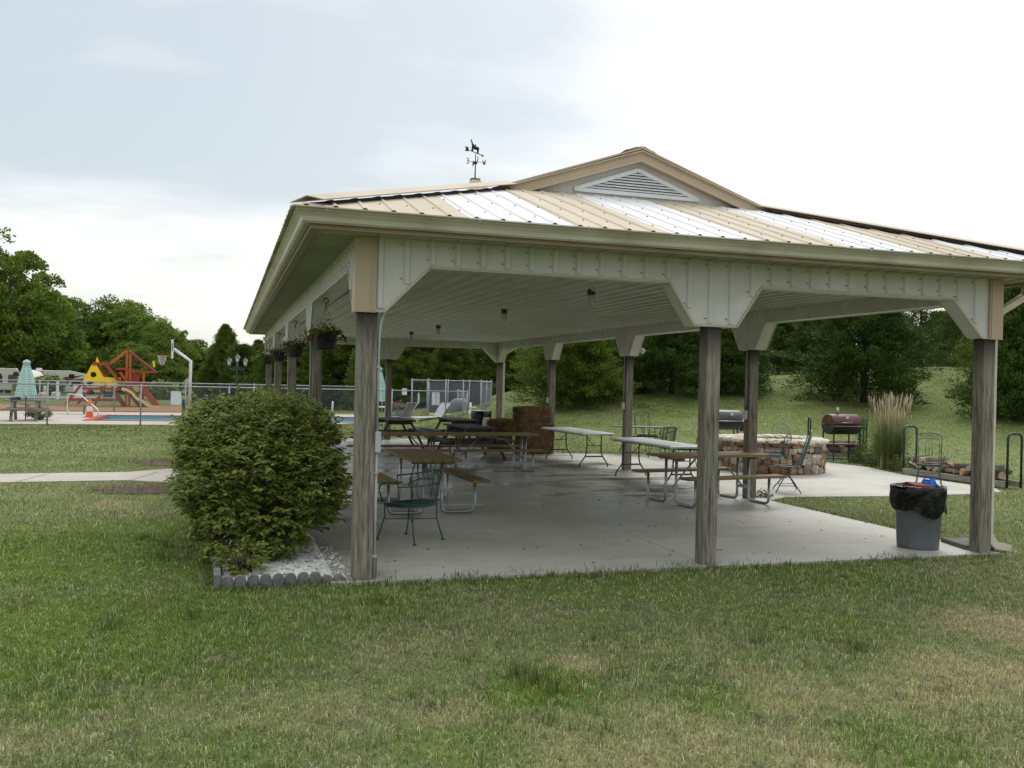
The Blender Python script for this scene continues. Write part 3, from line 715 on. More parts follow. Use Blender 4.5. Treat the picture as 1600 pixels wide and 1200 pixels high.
# slab cast in bays with fine joints
b = MB(); js = [-.13, 4.77, 9.54, 14.3, LY + .4]
for a, c in zip(js, js[1:]):
    for x0, x1 in ((-.28, 3.48), (3.49, 7.14)): b.box(x0, x1, a + (.006 if a > 0 else 0), c - .006, -.2, 0)
b.box(-.27, 7.13, -.12, LY + .3, -.21, -.012)
struct(b.build('pavilion_floor', 'slab'))
pts = [(7.146, 4.45), (7.7, 4.83), (9.5, 4.70), (11.5, 4.74), (12.35, 4.95)]
pts += [(12.75, 5.5), (12.68, 6.6), (12.75, 8.1), (13.15, 9.6), (13.0, 10.9), (12.2, 12.2), (10.6, 13.2), (8.8, 13.4), (7.146, 13.8)]
PATIO = pts; sheet('patio_paving', pts, 'patio', -.004)
PATH = [(-30, 9.2), (-12, 9.45), (-4.94, 9.71), (-2.87, 9.87), (-1.92, 10.7), (-.28, 11.3), (-.28, 7.7), (-1.81, 7.95), (-2.76, 8.5), (-4.66, 8.36), (-12, 7.9), (-30, 7.5)]
b = MB()
for i in range(5):
    j = 11 - i; q = [PATH[i], PATH[i+1], PATH[j-1], PATH[j]]
    b.poly([(x, y, -.2) for x, y in q], (0, 0, .196))
struct(b.build('footpath', 'path'))
b = MB()
for (x0, x1, sk) in ((-4.35, -4.33, .4), (-2.62, -2.60, .5)): b.poly([(x0 - sk*.2, 8.4, -.003), (x1 - sk*.2, 8.4, -.003), (x1 + sk*.5, 9.8, -.003), (x0 + sk*.5, 9.8, -.003)], (0, 0, .0005))
o = b.build('footpath_joints', 'soil'); struct(o)
BED = [(-1.22, -.02), (-.281, -.02), (-.281, 5.4), (-1.25, 5.4)]
sheet('shrub_bed', BED, 'soil', -.004)
def blob(name, px, py, rx, ry, m, z=-.008, n=26):
    c = G(px, py); pts = []
    for i in range(n):
        t = 2*pi*i/n; k = 1 + .12*sin(3*t + 1) + .08*sin(7*t)
        pts.append((c.x + rx*cos(t)*k, c.y + ry*sin(t)*k))
    return sheet(name, pts, m, z, -.1), c
blob('mulch_patch', 232, 763, .80, .45, 'mulch', -.018); blob('mulch_patch', 262, 722, .64, .5, 'mulch', -.018)
sheet('bare_patch', [(5.75, -.62), (5.9, -.75), (6.1, -.6), (5.95, -.5)], 'mulch', -.02)

# white gravel, as real chips
n = 13000
c = np.column_stack([RNG.uniform(-1.19, -.24, n), np.abs(RNG.normal(0, 1, n))*1.1 + .0, np.zeros(n)]); c = c[c[:, 1] < 3.5]
ex = np.column_stack([RNG.uniform(-.3, -.02, 420), RNG.uniform(-.04, 1.6, 420)**1.0, np.zeros(420)]); ex = ex[(RNG.random(len(ex)) < np.clip((-ex[:, 0])*3.2, .06, 1))]
c = np.vstack([c, ex]); n = len(c)
s = RNG.uniform(.007, .018, n); V = []
base = np.array([(1, 0, 0), (0, 1, 0), (-1, 0, 0), (0, -1, 0), (0, 0, .8), (0, 0, -.4)], float)
fa = [(0, 1, 4), (1, 2, 4), (2, 3, 4), (3, 0, 4)]
jit = base[None] + RNG.normal(0, .25, (n, 6, 3)); P6 = c[:, None, :] + jit*s[:, None, None] + np.column_stack([0*s, 0*s, RNG.uniform(.0, .014, n)])[:, None, :]
V = np.stack([P6[:, f, :] for f in fa], 1).reshape(-1, 3)
tag(fast('gravel', V, 3, 'gravel'), 'white gravel chips covering the shrub bed', 'gravel', kind='stuff')
n = 260; c = np.column_stack([RNG.uniform(-1.15, -.1, n), RNG.uniform(0.1, 1.6, n)**1.2, np.full(n, .022)])

# scalloped edging stones
k = 0
names = ['first', 'second', 'third', 'fourth', 'last']
for i in range(5):
    t = MB(); n = 10; h = .085 - (.035 if i == 4 else 0)
    for s_ in (-.052, .052):
        w = .05
        pts = [(s_ - w, 0, -.12)] + [(s_ + w*cos(pi - pi*j/n), 0, h - .045 + .045*sin(pi*j/n)) for j in range(n + 1)] + [(s_ + w, 0, -.12)]
        t.poly(pts, (0, .06, 0))
        w = .040; t.poly([(s_ - w, -.007, -.12)] + [(s_ + w*cos(pi - pi*j/n), -.007, h - .062 + .043*sin(pi*j/n)) for j in range(n + 1)] + [(s_ + w, -.007, -.12)], (0, .0065, 0))
    o = t.build('edging_stone', 'block', bevel=.005); o.location = (-1.10 + .212*i, -.085 + .006*(i % 2) + (.02 if i == 4 else 0), 0); o.rotation_euler = (0, 0, .03*(-1)**i)
    tag(o, 'grey scalloped edging stone, %s from the left in the front row of the bed' % names[i], 'edging stone', 'scalloped edging stones round the shrub bed')
for i in range(5):
    t = MB(); t.box(-.03, .03, 0, .30, -.12, .10 - .01*(i % 2)); o = t.build('edging_stone', 'block', bevel=.008)
    o.location = (-1.235 - .005*i, -.07 + .31*i, 0); o.rotation_euler = (0, 0, .02*(-1)**i)
    tag(o, 'grey concrete edging stone along the lawn side of the shrub bed, %s from the corner' % names[i], 'edging stone', 'scalloped edging stones round the shrub bed')
t = MB(); t.box(.095, .15, .05, .34, 0, .20); tag(t.build('concrete_block', 'block', bevel=.01), 'small grey block standing beside the foot of the left front post', 'block')
t = MB(); q = G(1500, 838); t.box(0, .34, -.55, .0, -.02, .05); o = t.build('splash_block', 'block', bevel=.01); o.location = (W + .05, .65, 0); o.rotation_euler = (0, 0, -.25)
tag(o, 'flat grey splash block on the grass behind the right front post', 'splash block')

# lawn made of single blades, denser where the camera looks closely
def inside(x, y):
    m = (x > -.30) & (x < 7.16) & (y > -.125) & (y < LY + .4)
    m |= (x > -1.27) & (x < -.2) & (y > -.075) & (y < 5.4)
    def pin(poly):
        r = np.zeros(len(x), bool); j = len(poly) - 1
        for i in range(len(poly)):
            xi, yi = poly[i]; xj, yj = poly[j]
            with np.errstate(divide='ignore', invalid='ignore'):
                r ^= ((yi > y) != (yj > y)) & (x < (xj - xi)*(y - yi)/(yj - yi) + xi)
            j = i
        return r
    m |= pin(PATIO) | pin(PATH)
    m |= (x > -30) & (x < 10) & (y > 26.75) & (y < 38)
    for px, py, rx, ry in ((232, 763, .95, .55), (262, 722, .75, .6)):
        q = G(px, py); m |= ((x - q.x)/rx)**2 + ((y - q.y)/ry)**2 < RNG.uniform(.25, 1.0, len(x))
    return m
def blades(D0, D1, dens, h, w, seg2, spread=.70):
    area = spread*(D1**2 - D0**2); n = int(area*dens)
    D = np.sqrt(RNG.uniform(D0**2, D1**2, n)); X = RNG.uniform(-spread, spread, n)*D
    x = CAM[0] + RV[0]*X + FV[0]*D; y = CAM[1] + RV[1]*X + FV[1]*D
    keep = ~inside(x, y)
    cl = np.sin(x*3.1 + np.sin(y*2.3)*2)*np.sin(y*2.7 + np.sin(x*1.9)*2)
    keep &= RNG.random(n) < .80 + .2*cl
    x, y, D = x[keep], y[keep], D[keep]; n = len(x)
    z = terrain(x, y)
    tall = 1 + .35*np.sin(x*1.3 + 2*np.sin(y*.9))*np.sin(y*1.7)
    tall *= np.where((y > -.32) & (y < -.08) & (x > .2) & (x < 7.5), 1.25, 1)
    cl2 = np.sin(x*11 + 3*np.sin(y*7))*np.sin(y*13 + 2*np.sin(x*9)) + np.sin(x*23 + y*5)*np.sin(y*19 - x*7)
    hh = h*RNG.uniform(.35, 1.35, n)*tall*(1 + .28*cl2); ww = w*RNG.uniform(.6, 1.3, n)
    a = RNG.uniform(0, 2*pi, n); lean = RNG.uniform(.1, 1.0, n); b_ = a + RNG.normal(0, .6, n) + pi/2
    sx, sy = np.cos(a)*ww/2, np.sin(a)*ww/2; lx, ly = np.cos(b_)*hh*lean, np.sin(b_)*hh*lean
    P0 = np.column_stack([x - sx, y - sy, z]); P1 = np.column_stack([x + sx, y + sy, z])
    m1 = np.column_stack([x + lx*.35 - sx*.8, y + ly*.35 - sy*.8, z + hh*.6]); m2 = np.column_stack([x + lx*.35 + sx*.8, y + ly*.35 + sy*.8, z + hh*.6])
    tp = np.column_stack([x + lx, y + ly, z + hh*(1.05 - .45*lean)])
    rn = RNG.random(n)
    if seg2: V = np.stack([P0, P1, m2, m1, m1, m2, tp, (m1 + tp)/2], 1).reshape(-1, 3); return V, 4, rn
    return np.stack([P0, P1, tp], 1).reshape(-1, 3), 3, rn
V1, _, r1 = blades(3.3, 7.6, 8800, .034, .0045, True)
V2, _, r2 = blades(7.6, 10.5, 5200, .034, .0060, True)
Va = np.vstack([V1, V2]); tag(fast('grass', Va, 4, 'blade', rnd=np.concatenate([r1, r2])), 'short patchy green and straw coloured lawn grass close to the camera', 'grass', kind='stuff')
V3, _, r3 = blades(10.5, 20, 1700, .042, .010, False, .66); V4, _, r4 = blades(20, 42, 330, .045, .018, False, .62)
tag(fast('grass', np.vstack([V3, V4]), 3, 'blade', rnd=np.concatenate([r3, r4])), 'mown green lawn grass around and beyond the pavilion and up the bank', 'grass', kind='stuff')
def tufts(spots, name, label, h, n0, m='tuft', r0=.1, w=.006):
    V = []
    for (x, y, k) in spots:
        n = int(n0*k); a = RNG.uniform(0, 2*pi, n); r = np.abs(RNG.normal(0, r0, n)); px = x + r*np.cos(a); py = y + r*np.sin(a)
        hh = h*RNG.uniform(.4, 1.1, n)*k**.3; l = RNG.uniform(.2, .9, n)*hh; zz = terrain(px, py); c_, s_ = np.cos(a), np.sin(a)
        P0 = np.column_stack([px - s_*w/2, py + c_*w/2, zz]); P1 = np.column_stack([px + s_*w/2, py - c_*w/2, zz]); mm = np.column_stack([px + c_*l*.35, py + s_*l*.35, zz + hh*.7])
        d = np.column_stack([s_, -c_, 0*s_])*w*.4
        V.append(np.stack([P0, P1, mm + d, mm - d, mm - d, mm + d, np.column_stack([px + c_*l, py + s_*l, zz + hh*.95]), np.column_stack([px + c_*l, py + s_*l, zz + hh*.94])], 1).reshape(-1, 3))
    V = np.vstack(V); return tag(fast(name, V, 4, m, rnd=RNG.random(len(V)//8)), label, 'grass', kind='stuff')
sp = [(x, -.16 + random.uniform(-.04, .02), random.uniform(.3, 1)) for x in np.arange(.2, 7.2, .13) if random.random() < .75]
sp += [(x, -.11, .5) for x in np.arange(-1.2, 0.1, .08)] + [(-1.30, y, .5) for y in np.arange(-.1, 4, .12)] + [(7.2, y, .5) for y in np.arange(.1, 4.4, .2)]
sp += [(q.x, q.y, 1.6) for q in [G(a, c) for a, c in ((840, 1060), (870, 1075), (815, 1050), (590, 940), (175, 975), (300, 960), (255, 850), (250, 870), (225, 840), (1180, 1000), (1340, 1010))]]
tufts(sp, 'grass_tufts', 'longer untrimmed grass tufts along the slab and bed edges', .095, 46)
tufts([(G(800 + 170*math.cos(i), 1050 + 90*math.sin(i*1.7)).x, G(800 + 170*math.cos(i), 1050 + 90*math.sin(i*1.7)).y, .6) for i in range(14)], 'grass_tufts', 'bright green coarse grass tufts in the foreground lawn', .09, 40)
n = 420; D_ = np.sqrt(RNG.uniform(16, 400, n)); X_ = RNG.uniform(-.55, .2, n)*D_; xb = CAM[0] + RV[0]*X_ + FV[0]*D_; yb = CAM[1] + RV[1]*X_ + FV[1]*D_; kk = ~inside(xb, yb); xb, yb = xb[kk], yb[kk]; n = len(xb); zb = terrain(xb, yb) + .035; a = RNG.uniform(0, 2*pi, n); s = RNG.uniform(.014, .03, n)
q = lambda u, v, h: np.column_stack([xb + (np.cos(a)*u - np.sin(a)*v)*s, yb + (np.sin(a)*u + np.cos(a)*v)*s, zb + h*s])
tag(fast('fallen_leaves', np.stack([q(-1, 0, 0), q(0, -.6, .4), q(1, 0, .1), q(0, .6, .5)], 1).reshape(-1, 3), 4, 'fallen', rnd=RNG.random(n)), 'dark dry leaves and clippings dropped here and there on the lawn', 'leaves', kind='stuff')
# clippings and leaves on the slab and in the bed
n = 620; x = RNG.uniform(0, 6.9, n); y = RNG.uniform(.2, 13, n); kk = (np.sin(x*2.1 + 1)*np.sin(y*1.3) > -.1) | (RNG.random(n) < .3); x, y = x[kk], y[kk]
xb = np.concatenate([x, RNG.uniform(-1.15, -.05, 330)]); yb = np.concatenate([y, RNG.uniform(.1, 1.9, 330)]); n = len(xb); zb = np.where(xb < -.02, .022, .006)
a = RNG.uniform(0, 2*pi, n); s = RNG.uniform(.008, .026, n)*np.where(xb < -.02, .8, 1)
q = lambda u, v, h: np.column_stack([xb + (np.cos(a)*u - np.sin(a)*v)*s, yb + (np.sin(a)*u + np.cos(a)*v)*s, zb + h*s])
tag(fast('fallen_leaves', np.stack([q(-1, 0, 0), q(0, -.5, .3), q(1, 0, .1), q(0, .5, .4)], 1).reshape(-1, 3), 4, 'fallen', rnd=RNG.random(n)), 'dry brown leaves and bits scattered over the slab and gravel', 'leaves', kind='stuff')
n = 1500; q0 = G(232, 763); q1 = G(262, 722); a = RNG.uniform(0, 2*pi, n); r = np.sqrt(RNG.random(n)); sel = RNG.random(n) < .6
xb = np.where(sel, q0.x + .95*r*np.cos(a), q1.x + .75*r*np.cos(a)); yb = np.where(sel, q0.y + .55*r*np.sin(a), q1.y + .6*r*np.sin(a)); a = RNG.uniform(0, 2*pi, n); s = RNG.uniform(.02, .05, n); zb = np.full(n, .0) + RNG.uniform(0, .03, n)
tag(fast('mulch_chips', np.stack([q(-1, -.12, 0), q(1, -.12, .5), q(1, .12, .5), q(-1, .12, 0)], 1).reshape(-1, 3), 4, 'fallen', rnd=RNG.random(n)), 'brown shredded mulch on the bare patches by the footpath', 'mulch', kind='stuff')

# ------------------------------------------------------------------ picnic tables and other furniture
def metal_table(loc, rz, label, L=1.85):
    t = thing('picnic_table', label, 'picnic table', loc, rz, 'pine and steel tube picnic tables')
    b = MB(); w = .70/5
    for i in range(5): b.box(-L/2, L/2, -.35 + i*w + .004, -.35 + (i+1)*w - .004, .715, .753)
    for x in (-L/2 + .22, L/2 - .22, 0): b.box(x - .035, x + .035, -.30, .30, .675, .7145)
    b.build('table_top', 'plank', t, bevel=.004)
    for s in (-1, 1):
        b = MB()
        for y0 in (.50, .627): b.box(-L/2, L/2, min(s*y0, s*(y0 + .12)), max(s*y0, s*(y0 + .12)), .425, .463)
        b.build('bench', 'plank', t, bevel=.004)
    for x in (-.70, .70):
        b = MB()
        for s in (-1, 1): b.tube(rounded([(x, s*.13, .70), (x, s*.13, .022), (x, s*.60, .022), (x, s*.60, .424)], .09, 6), .0215, 10)
        b.box(x - .01, x + .01, -.13, .13, .20, .25)
        b.build('leg_frame', 'bright_steel', t)
        b = MB(); b.tube([(x, 0, .225), (x*.32, 0, .70)], .014, 8); b.build('brace', 'bright_steel', t)
    return t
metal_table((6.0, 4.40, 0), radians(9), 'pine topped steel tube picnic table behind the middle front post, nearest the fire ring')
metal_table((1.47, 4.52, 0), radians(92), 'pine topped steel tube picnic table end on behind the green mesh chair')
metal_table((3.99, 9.62, 0), radians(1), 'pine topped steel tube picnic table set end to end, nearest the hay bales')
metal_table((2.08, 9.66, 0), radians(-1), 'pine topped steel tube picnic table set end to end, partly behind the left front post')

def aframe_table(loc, rz, label, m='dark_plank', L=1.85, grp='dark timber picnic tables', r=None):
    t = thing('picnic_table', label, 'picnic table', loc, rz, grp)
    b = MB(); w = .72/5
    for i in range(5): b.box(-L/2, L/2, -.36 + i*w + .005, -.36 + (i+1)*w - .005, .72, .76)
    b.build('table_top', m, t, bevel=.005)
    for s in (-1, 1):
        b = MB()
        for y0 in (.56, .70): b.box(-L/2, L/2, min(s*y0, s*(y0 + .13)), max(s*y0, s*(y0 + .13)), .42, .46)
        b.build('bench', m, t, bevel=.005)
    for x in (-L/2 + .3, L/2 - .3):
        for s in (-1, 1):
            b = MB(); b.bar((x, s*.28, .72), (x, s*.66, .0), .045, .10, (1, 0, 0)) ; b.build('leg', m, t)
        b = MB(); b.box(x + .024, x + .064, -.82, .82, .33, .42); b.box(x + .024, x + .064, -.34, .34, .63, .718); b.build('cross_beam', m, t)
    return t
aframe_table((4.30, 12.5, 0), radians(95), 'dark weathered timber picnic table behind the long pine tables, nearest of the dark ones')
aframe_table((4.95, 16.3, 0), radians(93), 'dark weathered timber picnic table farther back, in front of the white lounger')
aframe_table((3.15, 16.0, 0), radians(92), 'dark weathered timber picnic table in front of the brown lounger, beside the back post')

def folding_table(loc, rz, label):
    t = thing('folding_table', label, 'folding table', loc, rz, 'white folding tables')
    b = MB(); b.box(-1.22, 1.22, -.38, .38, .705, .745); b.build('table_top', 'table_white', t, bevel=.018)
    b = MB()
    for s in (-1, 1): b.box(-1.15, 1.15, s*.33 - .012, s*.33 + .012, .685, .7045)
    b.build('rail', 'dark_tube', t)
    for x in (-.98, .98):
        for s in (-1, 1):
            b = MB(); b.tube(rounded([(x, s*.17, .70), (x, s*.17, .27), (x, s*.33, .06), (x, s*.335, 0)], .10, 5), .0145, 8); b.build('leg', 'dark_tube', t)
        b = MB(); b.bar((x, -.20, .225), (x, .20, .225), .02, .03); b.tube([(x, -.17, .46), (x, .17, .46)], .009, 6)
        b.tube(rounded([(x, 0, .46), (x*.86, 0, .50), (x*.5, 0, .69)], .1, 4), .009, 6); b.build('brace', 'dark_tube', t)
folding_table((6.43, 11.1, 0), radians(92), 'white folding table beside the hay bales, its long side along the pavilion edge')
folding_table((6.53, 7.3, 0), radians(92), 'white folding table partly behind the middle front post, nearer of the two')

def lattice(b, fn, nu, nv, r=.0016):
    for k in range(-nv, nu, 1):
        for sgn in (0, 1):
            pts = []
            for j in range(nv + 1):
                u = (k + j)/nu if not sgn else (k + nv - j)/nu
                if 0 <= u <= 1: pts.append(fn(u, j/nv))
            if len(pts) > 1:
                for p, q in zip(pts, pts[1:]): b.bar(p, q, r*2, r*2)
def iron_chair(loc, rz, label, style, m='green_iron', arms=True, scale=1.):
    t = thing('patio_chair', label, 'chair', loc, rz, 'wrought iron patio chairs'); t.scale = (scale,)*3
    sz = .42
    def seat_out(u):
        a = 2*pi*u; c_, s_ = cos(a), sin(a); p = 2.6
        return (.26*abs(c_)**(2/p)*(1 if c_ > 0 else -1), .25*abs(s_)**(2/p)*(1 if s_ > 0 else -1))
    b = MB(); loop = [(*seat_out(i/28), sz - (.03*max(0, sin(2*pi*i/28)) if style == 'barrel' else 0)) for i in range(28)]
    b.tube(loop, .010, 8, closed=True)
    if style == 'pad':
        b.lathe([(0, sz + .03), (.15, sz + .03), (.18, sz + .02), (.18, sz + .005), (0, sz)], n=20)
    else:
        vs = [loop[i] for i in range(28)]
        ring2 = [(x, y, z - .035) for x, y, z in loop]; b.add(loop + ring2, [(i, (i+1) % 28, 28 + (i+1) % 28, 28 + i) for i in range(28)])
        def sf(u, v):
            x = -.25 + .5*u; y = -.24 + .48*v; k = max(0, 1 - abs(x/.26)**2.6)**(1/2.6)*.25
            y = max(-k, min(k, y)); return Vector((x, y, sz - .02*(1 - (x*x + y*y)/.12) - (.03*max(0, y/.25) if style == 'barrel' else 0)))
        lattice(b, sf, 22, 22, .0018)
    b.build('seat', m if style != 'pad' else 'blue_pad', t)
    b = MB()
    if style == 'barrel':
        def bf(u, v):
            a = pi*(1.05 + .9*u); r = .27 + .05*v; return Vector((r*cos(a), -.02 + r*1.0*sin(a), sz + .02 + v*(.36 - .06*abs(u - .5)*2)))
        b.tube([bf(i/16, 1) for i in range(17)], .009, 8); b.tube([bf(i/16, .55) for i in range(17)], .006, 8)
        for u in (0, .18, .82, 1): b.tube([bf(u, j/4) for j in range(5)], .007, 8)
        lattice(b, lambda u, v: bf(.18 + .64*u, v), 26, 14, .0015)
    elif style in ('round', 'pad'):
        H = .46
        b.tube([(-.19, -.22, sz)] + [(.20*cos(a), -.22 - .10*(sin(a)*.5 + .5), sz + H - .20 + .20*sin(a)) for a in np.linspace(pi, 0, 13)] + [(.19, -.22, sz)], .009, 8)
        b.tube([(0, -.22, sz), (0, -.32, sz + H)], .006, 6)
        for s in (-1, 1):
            b.tube([(s*.02, -.25, sz + .08), (s*.12, -.26, sz + .16), (s*.09, -.27, sz + .26), (s*.01, -.28, sz + .22)], .005, 6)
            b.tube([(s*.01, -.29, sz + .30), (s*.11, -.30, sz + .34), (s*.07, -.31, sz + .42)], .005, 6)
    else:
        H = .62
        for s in (-1, 1):
            b.tube(rounded([(s*.24, -.22, sz), (s*.25, -.30, sz + H - .04), (s*.18, -.31, sz + H)], .06), .009, 8); b.tube([(s*.20, -.23, sz + .02), (s*.205, -.30, sz + H - .11)], .006, 6)
        b.tube([(-.19, -.31, sz + H), (-.10, -.31, sz + H + .012), (0, -.31, sz + H + .03), (.10, -.31, sz + H + .012), (.19, -.31, sz + H)], .010, 8); b.tube([(-.21, -.30, sz + H - .11), (0, -.30, sz + H - .09), (.21, -.30, sz + H - .11)], .007, 6)
        for i in range(6):
            x = -.16 + i*.064; b.tube([(x + .022*cos(a), -.305, sz + H - .045 + .026*sin(a)) for a in np.linspace(0, 5.2, 9)], .005, 5)
        for s in (-1, 0, 1): b.tube([(s*.02, -.235, sz + .03), (s*.07, -.26, sz + .25), (s*.05, -.285, sz + H - .10)], .006, 6)
    b.build('backrest', m, t)
    if arms:
        for s in (-1, 1):
            b = MB(); y1 = -.10 if style == 'barrel' else -.25
            b.tube(rounded([(s*.27, y1, sz + .24), (s*.29, .16, sz + .22), (s*.27, .24, sz + .16), (s*.25, .19, sz)], .06), .009, 8); b.build('arm', m, t)
    if style == 'spring' or style == 'x':
        pass
    for sx in (-1, 1):
        for sy in (-1, 1):
            b = MB(); b.tube([(sx*.21, sy*.20, sz - .01), (sx*.20, sy*.20, sz*.62), (sx*.225, sy*.235, sz*.28), (sx*.24, sy*.27, .008)], [.008, .008, .0075, .008], 8); b.lathe([(0, .012), (.022, .009), (.022, 0), (0, 0)], (sx*.24, sy*.27, 0), 10); b.build('leg', m, t)
    b = MB(); b.tube([(-.205, -.20, sz*.55), (.205, .20, sz*.55)], .005, 6); b.tube([(.205, -.20, sz*.55), (-.205, .20, sz*.55)], .005, 6); b.build('stretcher', m, t)
    return t
iron_chair((.82, 1.90, 0), radians(38), 'green barrel backed mesh chair with thin curved legs just right of the left front post', 'barrel', scale=1.02)
q = AT(1012, 660, 25.3); iron_chair((q.x, q.y, 0), radians(190), 'dark high backed chair with leafy scroll top behind the oval patio table', 'ornate', 'black_iron')
q = AT(1036, 680, 22.6); iron_chair((q.x, q.y, 0), radians(10), 'dark low curved mesh chair pushed up to the near side of the oval patio table', 'barrel', 'black_iron')
q = AT(1073, 690, 20.3); iron_chair((q.x, q.y, 0), radians(70), 'dark hoop backed chair with curled wires beside the oval patio table', 'round', 'black_iron', arms=False, scale=1.0)
q = AT(1209, 712, 18.7); iron_chair((q.x, q.y, 0), radians(75), 'hoop backed iron chair with bright blue seat against the stone fire ring', 'pad', 'green_iron', arms=False)
q = AT(1221, 690, 22.6); iron_chair((q.x, q.y, 0), radians(150), 'pale teal hoop backed chair showing above the far rim of the fire ring', 'round', 'teal_iron', arms=False, scale=1.06)
q = G(1451, 756); iron_chair((q.x, q.y, 0), radians(140), 'green iron armchair with scrolled top rail standing in front of the firewood', 'ornate', 'green_iron', scale=.92)
# spring rocker: seat and hoop back on a coil and four splayed legs
q = G(1229, 768); t = thing('spring_chair', 'green iron spring chair on splayed legs, seen side on before the fire ring', 'chair', (q.x, q.y, 0), radians(62), 'wrought iron patio chairs')
b = MB(); b.tube([(.22*cos(a), .21*sin(a), .44) for a in np.linspace(0, 2*pi, 24, endpoint=False)], .011, 8, closed=True); lattice(b, lambda u, v: Vector((-.2 + .4*u, -.15 + .3*v, .435)), 16, 12, .002)
for k in range(1): b.lathe([(0, .432), (.21, .432), (.21, .428), (0, .428)], n=24)
b.build('seat', 'green_iron', t)
b = MB(); b.tube([(-.20, -.2, .44)] + [(.21*cos(a), -.33 - .06*(sin(a)), .86 + .22*sin(a)) for a in np.linspace(pi, 0, 11)] + [(.20, -.2, .44)], .010, 8); lattice(b, lambda u, v: Vector((-.17 + .34*u, -.24 - .14*v, .52 + .46*v)), 14, 14, .0018); b.build('backrest', 'teal_iron', t)
b = MB(); b.tube([(.07*cos(a*.9), .07*sin(a*.9), .28 + .14*a/(6*pi*1.1)) for a in np.linspace(0, 6*pi*1.1, 60)], .009, 6); b.build('coil_spring', 'black_iron', t)
for a in (35, 145, 215, 325):
    a = radians(a); b = MB(); b.tube([(.03*cos(a), .03*sin(a), .28), (.13*cos(a), .13*sin(a), .22), (.30*cos(a), .30*sin(a), .07), (.36*cos(a), .36*sin(a), .008)], .010, 6); b.build('leg', 'black_iron', t)
b = MB(); b.tube([(.25*cos(a), .25*sin(a), .12) for a in [radians(k) for k in (35, 145, 215, 325)]], .006, 6, closed=True); b.build('stretcher', 'black_iron', t)

q = AT(1008, 667, 23.9); t = thing('patio_table', 'long oval dark metal patio table on the far side of the paving', 'table', (q.x, q.y, 0), -YAW)
b = MB(); n = 36; b.poly([(.90*cos(2*pi*i/n), .45*sin(2*pi*i/n), .70) for i in range(n)], (0, 0, .018)); b.build('table_top', 'black_iron', t)
for sx in (-1, 1):
    for sy in (-1, 1):
        b = MB(); b.tube([(sx*.55, sy*.25, .70), (sx*.5, sy*.22, .4), (sx*.62, sy*.30, 0)], .012, 6); b.build('leg', 'black_iron', t)
b = MB(); b.tube([(-.55, -.25, .45), (.55, .25, .45)], .007, 6); b.tube([(.55, -.25, .45), (-.55, .25, .45)], .007, 6); b.build('stretcher', 'black_iron', t)

# ------------------------------------------------------------------ stone fire ring
fc = (10.27, 9.20); t = thing('fire_ring', 'round fire ring of rough tan, orange and grey field stones with pale capstones', 'fire ring', (*fc, 0))
rg = random.Random(5)
b = MB(); b.lathe([(1.06, 0), (1.06, .62), (.80, .62), (.80, 0)], n=40, smooth=False); b.build('mortar_core', 'soil', t)
mats = ['stone%d' % i for i in range(6)]; b = MB(); z = 0.
for k in range(5):
    h = [.17, .13, .12, .13, .10][k]; a = rg.random()
    end = a + 2*pi
    while a < end - .08:
        wd = rg.uniform(.10, .38); wd = min(wd, end - a); hh = h*rg.uniform(.8, 1.5)
        b.cur = rg.choices(range(6), (3, 3.2, 2, 2.6, 2.2, 1))[0]
        am = a + wd/2; b.rock((1.06*cos(am), 1.06*sin(am), z + h/2 + rg.uniform(-.025, .03)), .085, wd*1.06*.49, hh*.52, am, .20, rg)
        if rg.random() < .6: b.rock((.82*cos(am), .82*sin(am), z + h/2), .06, wd*.8*.47, hh*.5, am, .12, rg)
        a += wd
    z += h
b.build('stone_wall', mats, t)
b = MB(); a = 0.
while a < 2*pi - .1:
    wd = min(rg.uniform(.22, .42), 2*pi - a); am = a + wd/2
    b.rock((.98*cos(am), .98*sin(am), .672 + rg.uniform(-.008, .012)), .235, wd*.98*.52, .052, am, .10, rg); a += wd
b.build('capstone', 'cap_stone', t)

# ------------------------------------------------------------------ barrel grills
def barrel(mb, x0, x1, r, zc, a0, a1, n=16, y=0, caps=True):
    ring_ = [(y + r*cos(a0 + (a1 - a0)*i/n), zc + r*sin(a0 + (a1 - a0)*i/n)) for i in range(n + 1)]
    xs = [x0, x0 + .03, x1 - .03, x1]; sc = [.94, 1, 1, .94]
    vs = [(x, y + (p - y)*s, zc + (z - zc)*s) for x, s in zip(xs, sc) for p, z in ring_]
    m = n + 1; mb.add(vs, [(i*m + j, i*m + j + 1, (i+1)*m + j + 1, (i+1)*m + j) for i in range(3) for j in range(n)], True)
    o = len(mb.v) - 4*m
    for base, rev in ((o, 1), (o + 3*m, 0)):
        f = list(range(base, base + m)); mb.f.append(f[::-1] if rev else f); mb.mi.append(mb.cur); mb.sm.append(False)
    mb.f.append([o, o + m, o + 2*m, o + 3*m, o + 3*m + n, o + 2*m + n, o + m + n, o + n]); mb.mi.append(mb.cur); mb.sm.append(False)
q = AT(1131, 655, 22.3); t = thing('barrel_grill', 'grey black barrel smoker with side firebox behind the fire ring, rust patch on its lid', 'grill', (q.x, q.y, 0), -YAW + .1)
b = MB(); barrel(b, -.55, .40, .235, 1.0, -.08, pi + .08); b.build('lid', 'grill_grey', t)
b = MB(); barrel(b, -.55, .40, .235, .985, pi + .1, 2*pi - .1); b.build('fire_box', 'black_paint', t)
b = MB(); b.box(-.62, .46, -.29, -.225, .965, .985); b.tube([(-.62, -.29, .975), (.48, -.29, .975)], .012, 6); b.build('front_shelf', 'bright_steel', t)
b = MB(); b.tube([(.05, -.24, 1.08), (.05, -.275, 1.085), (.22, -.275, 1.085), (.22, -.24, 1.08)], .008, 6); b.build('handle', 'black_paint', t)
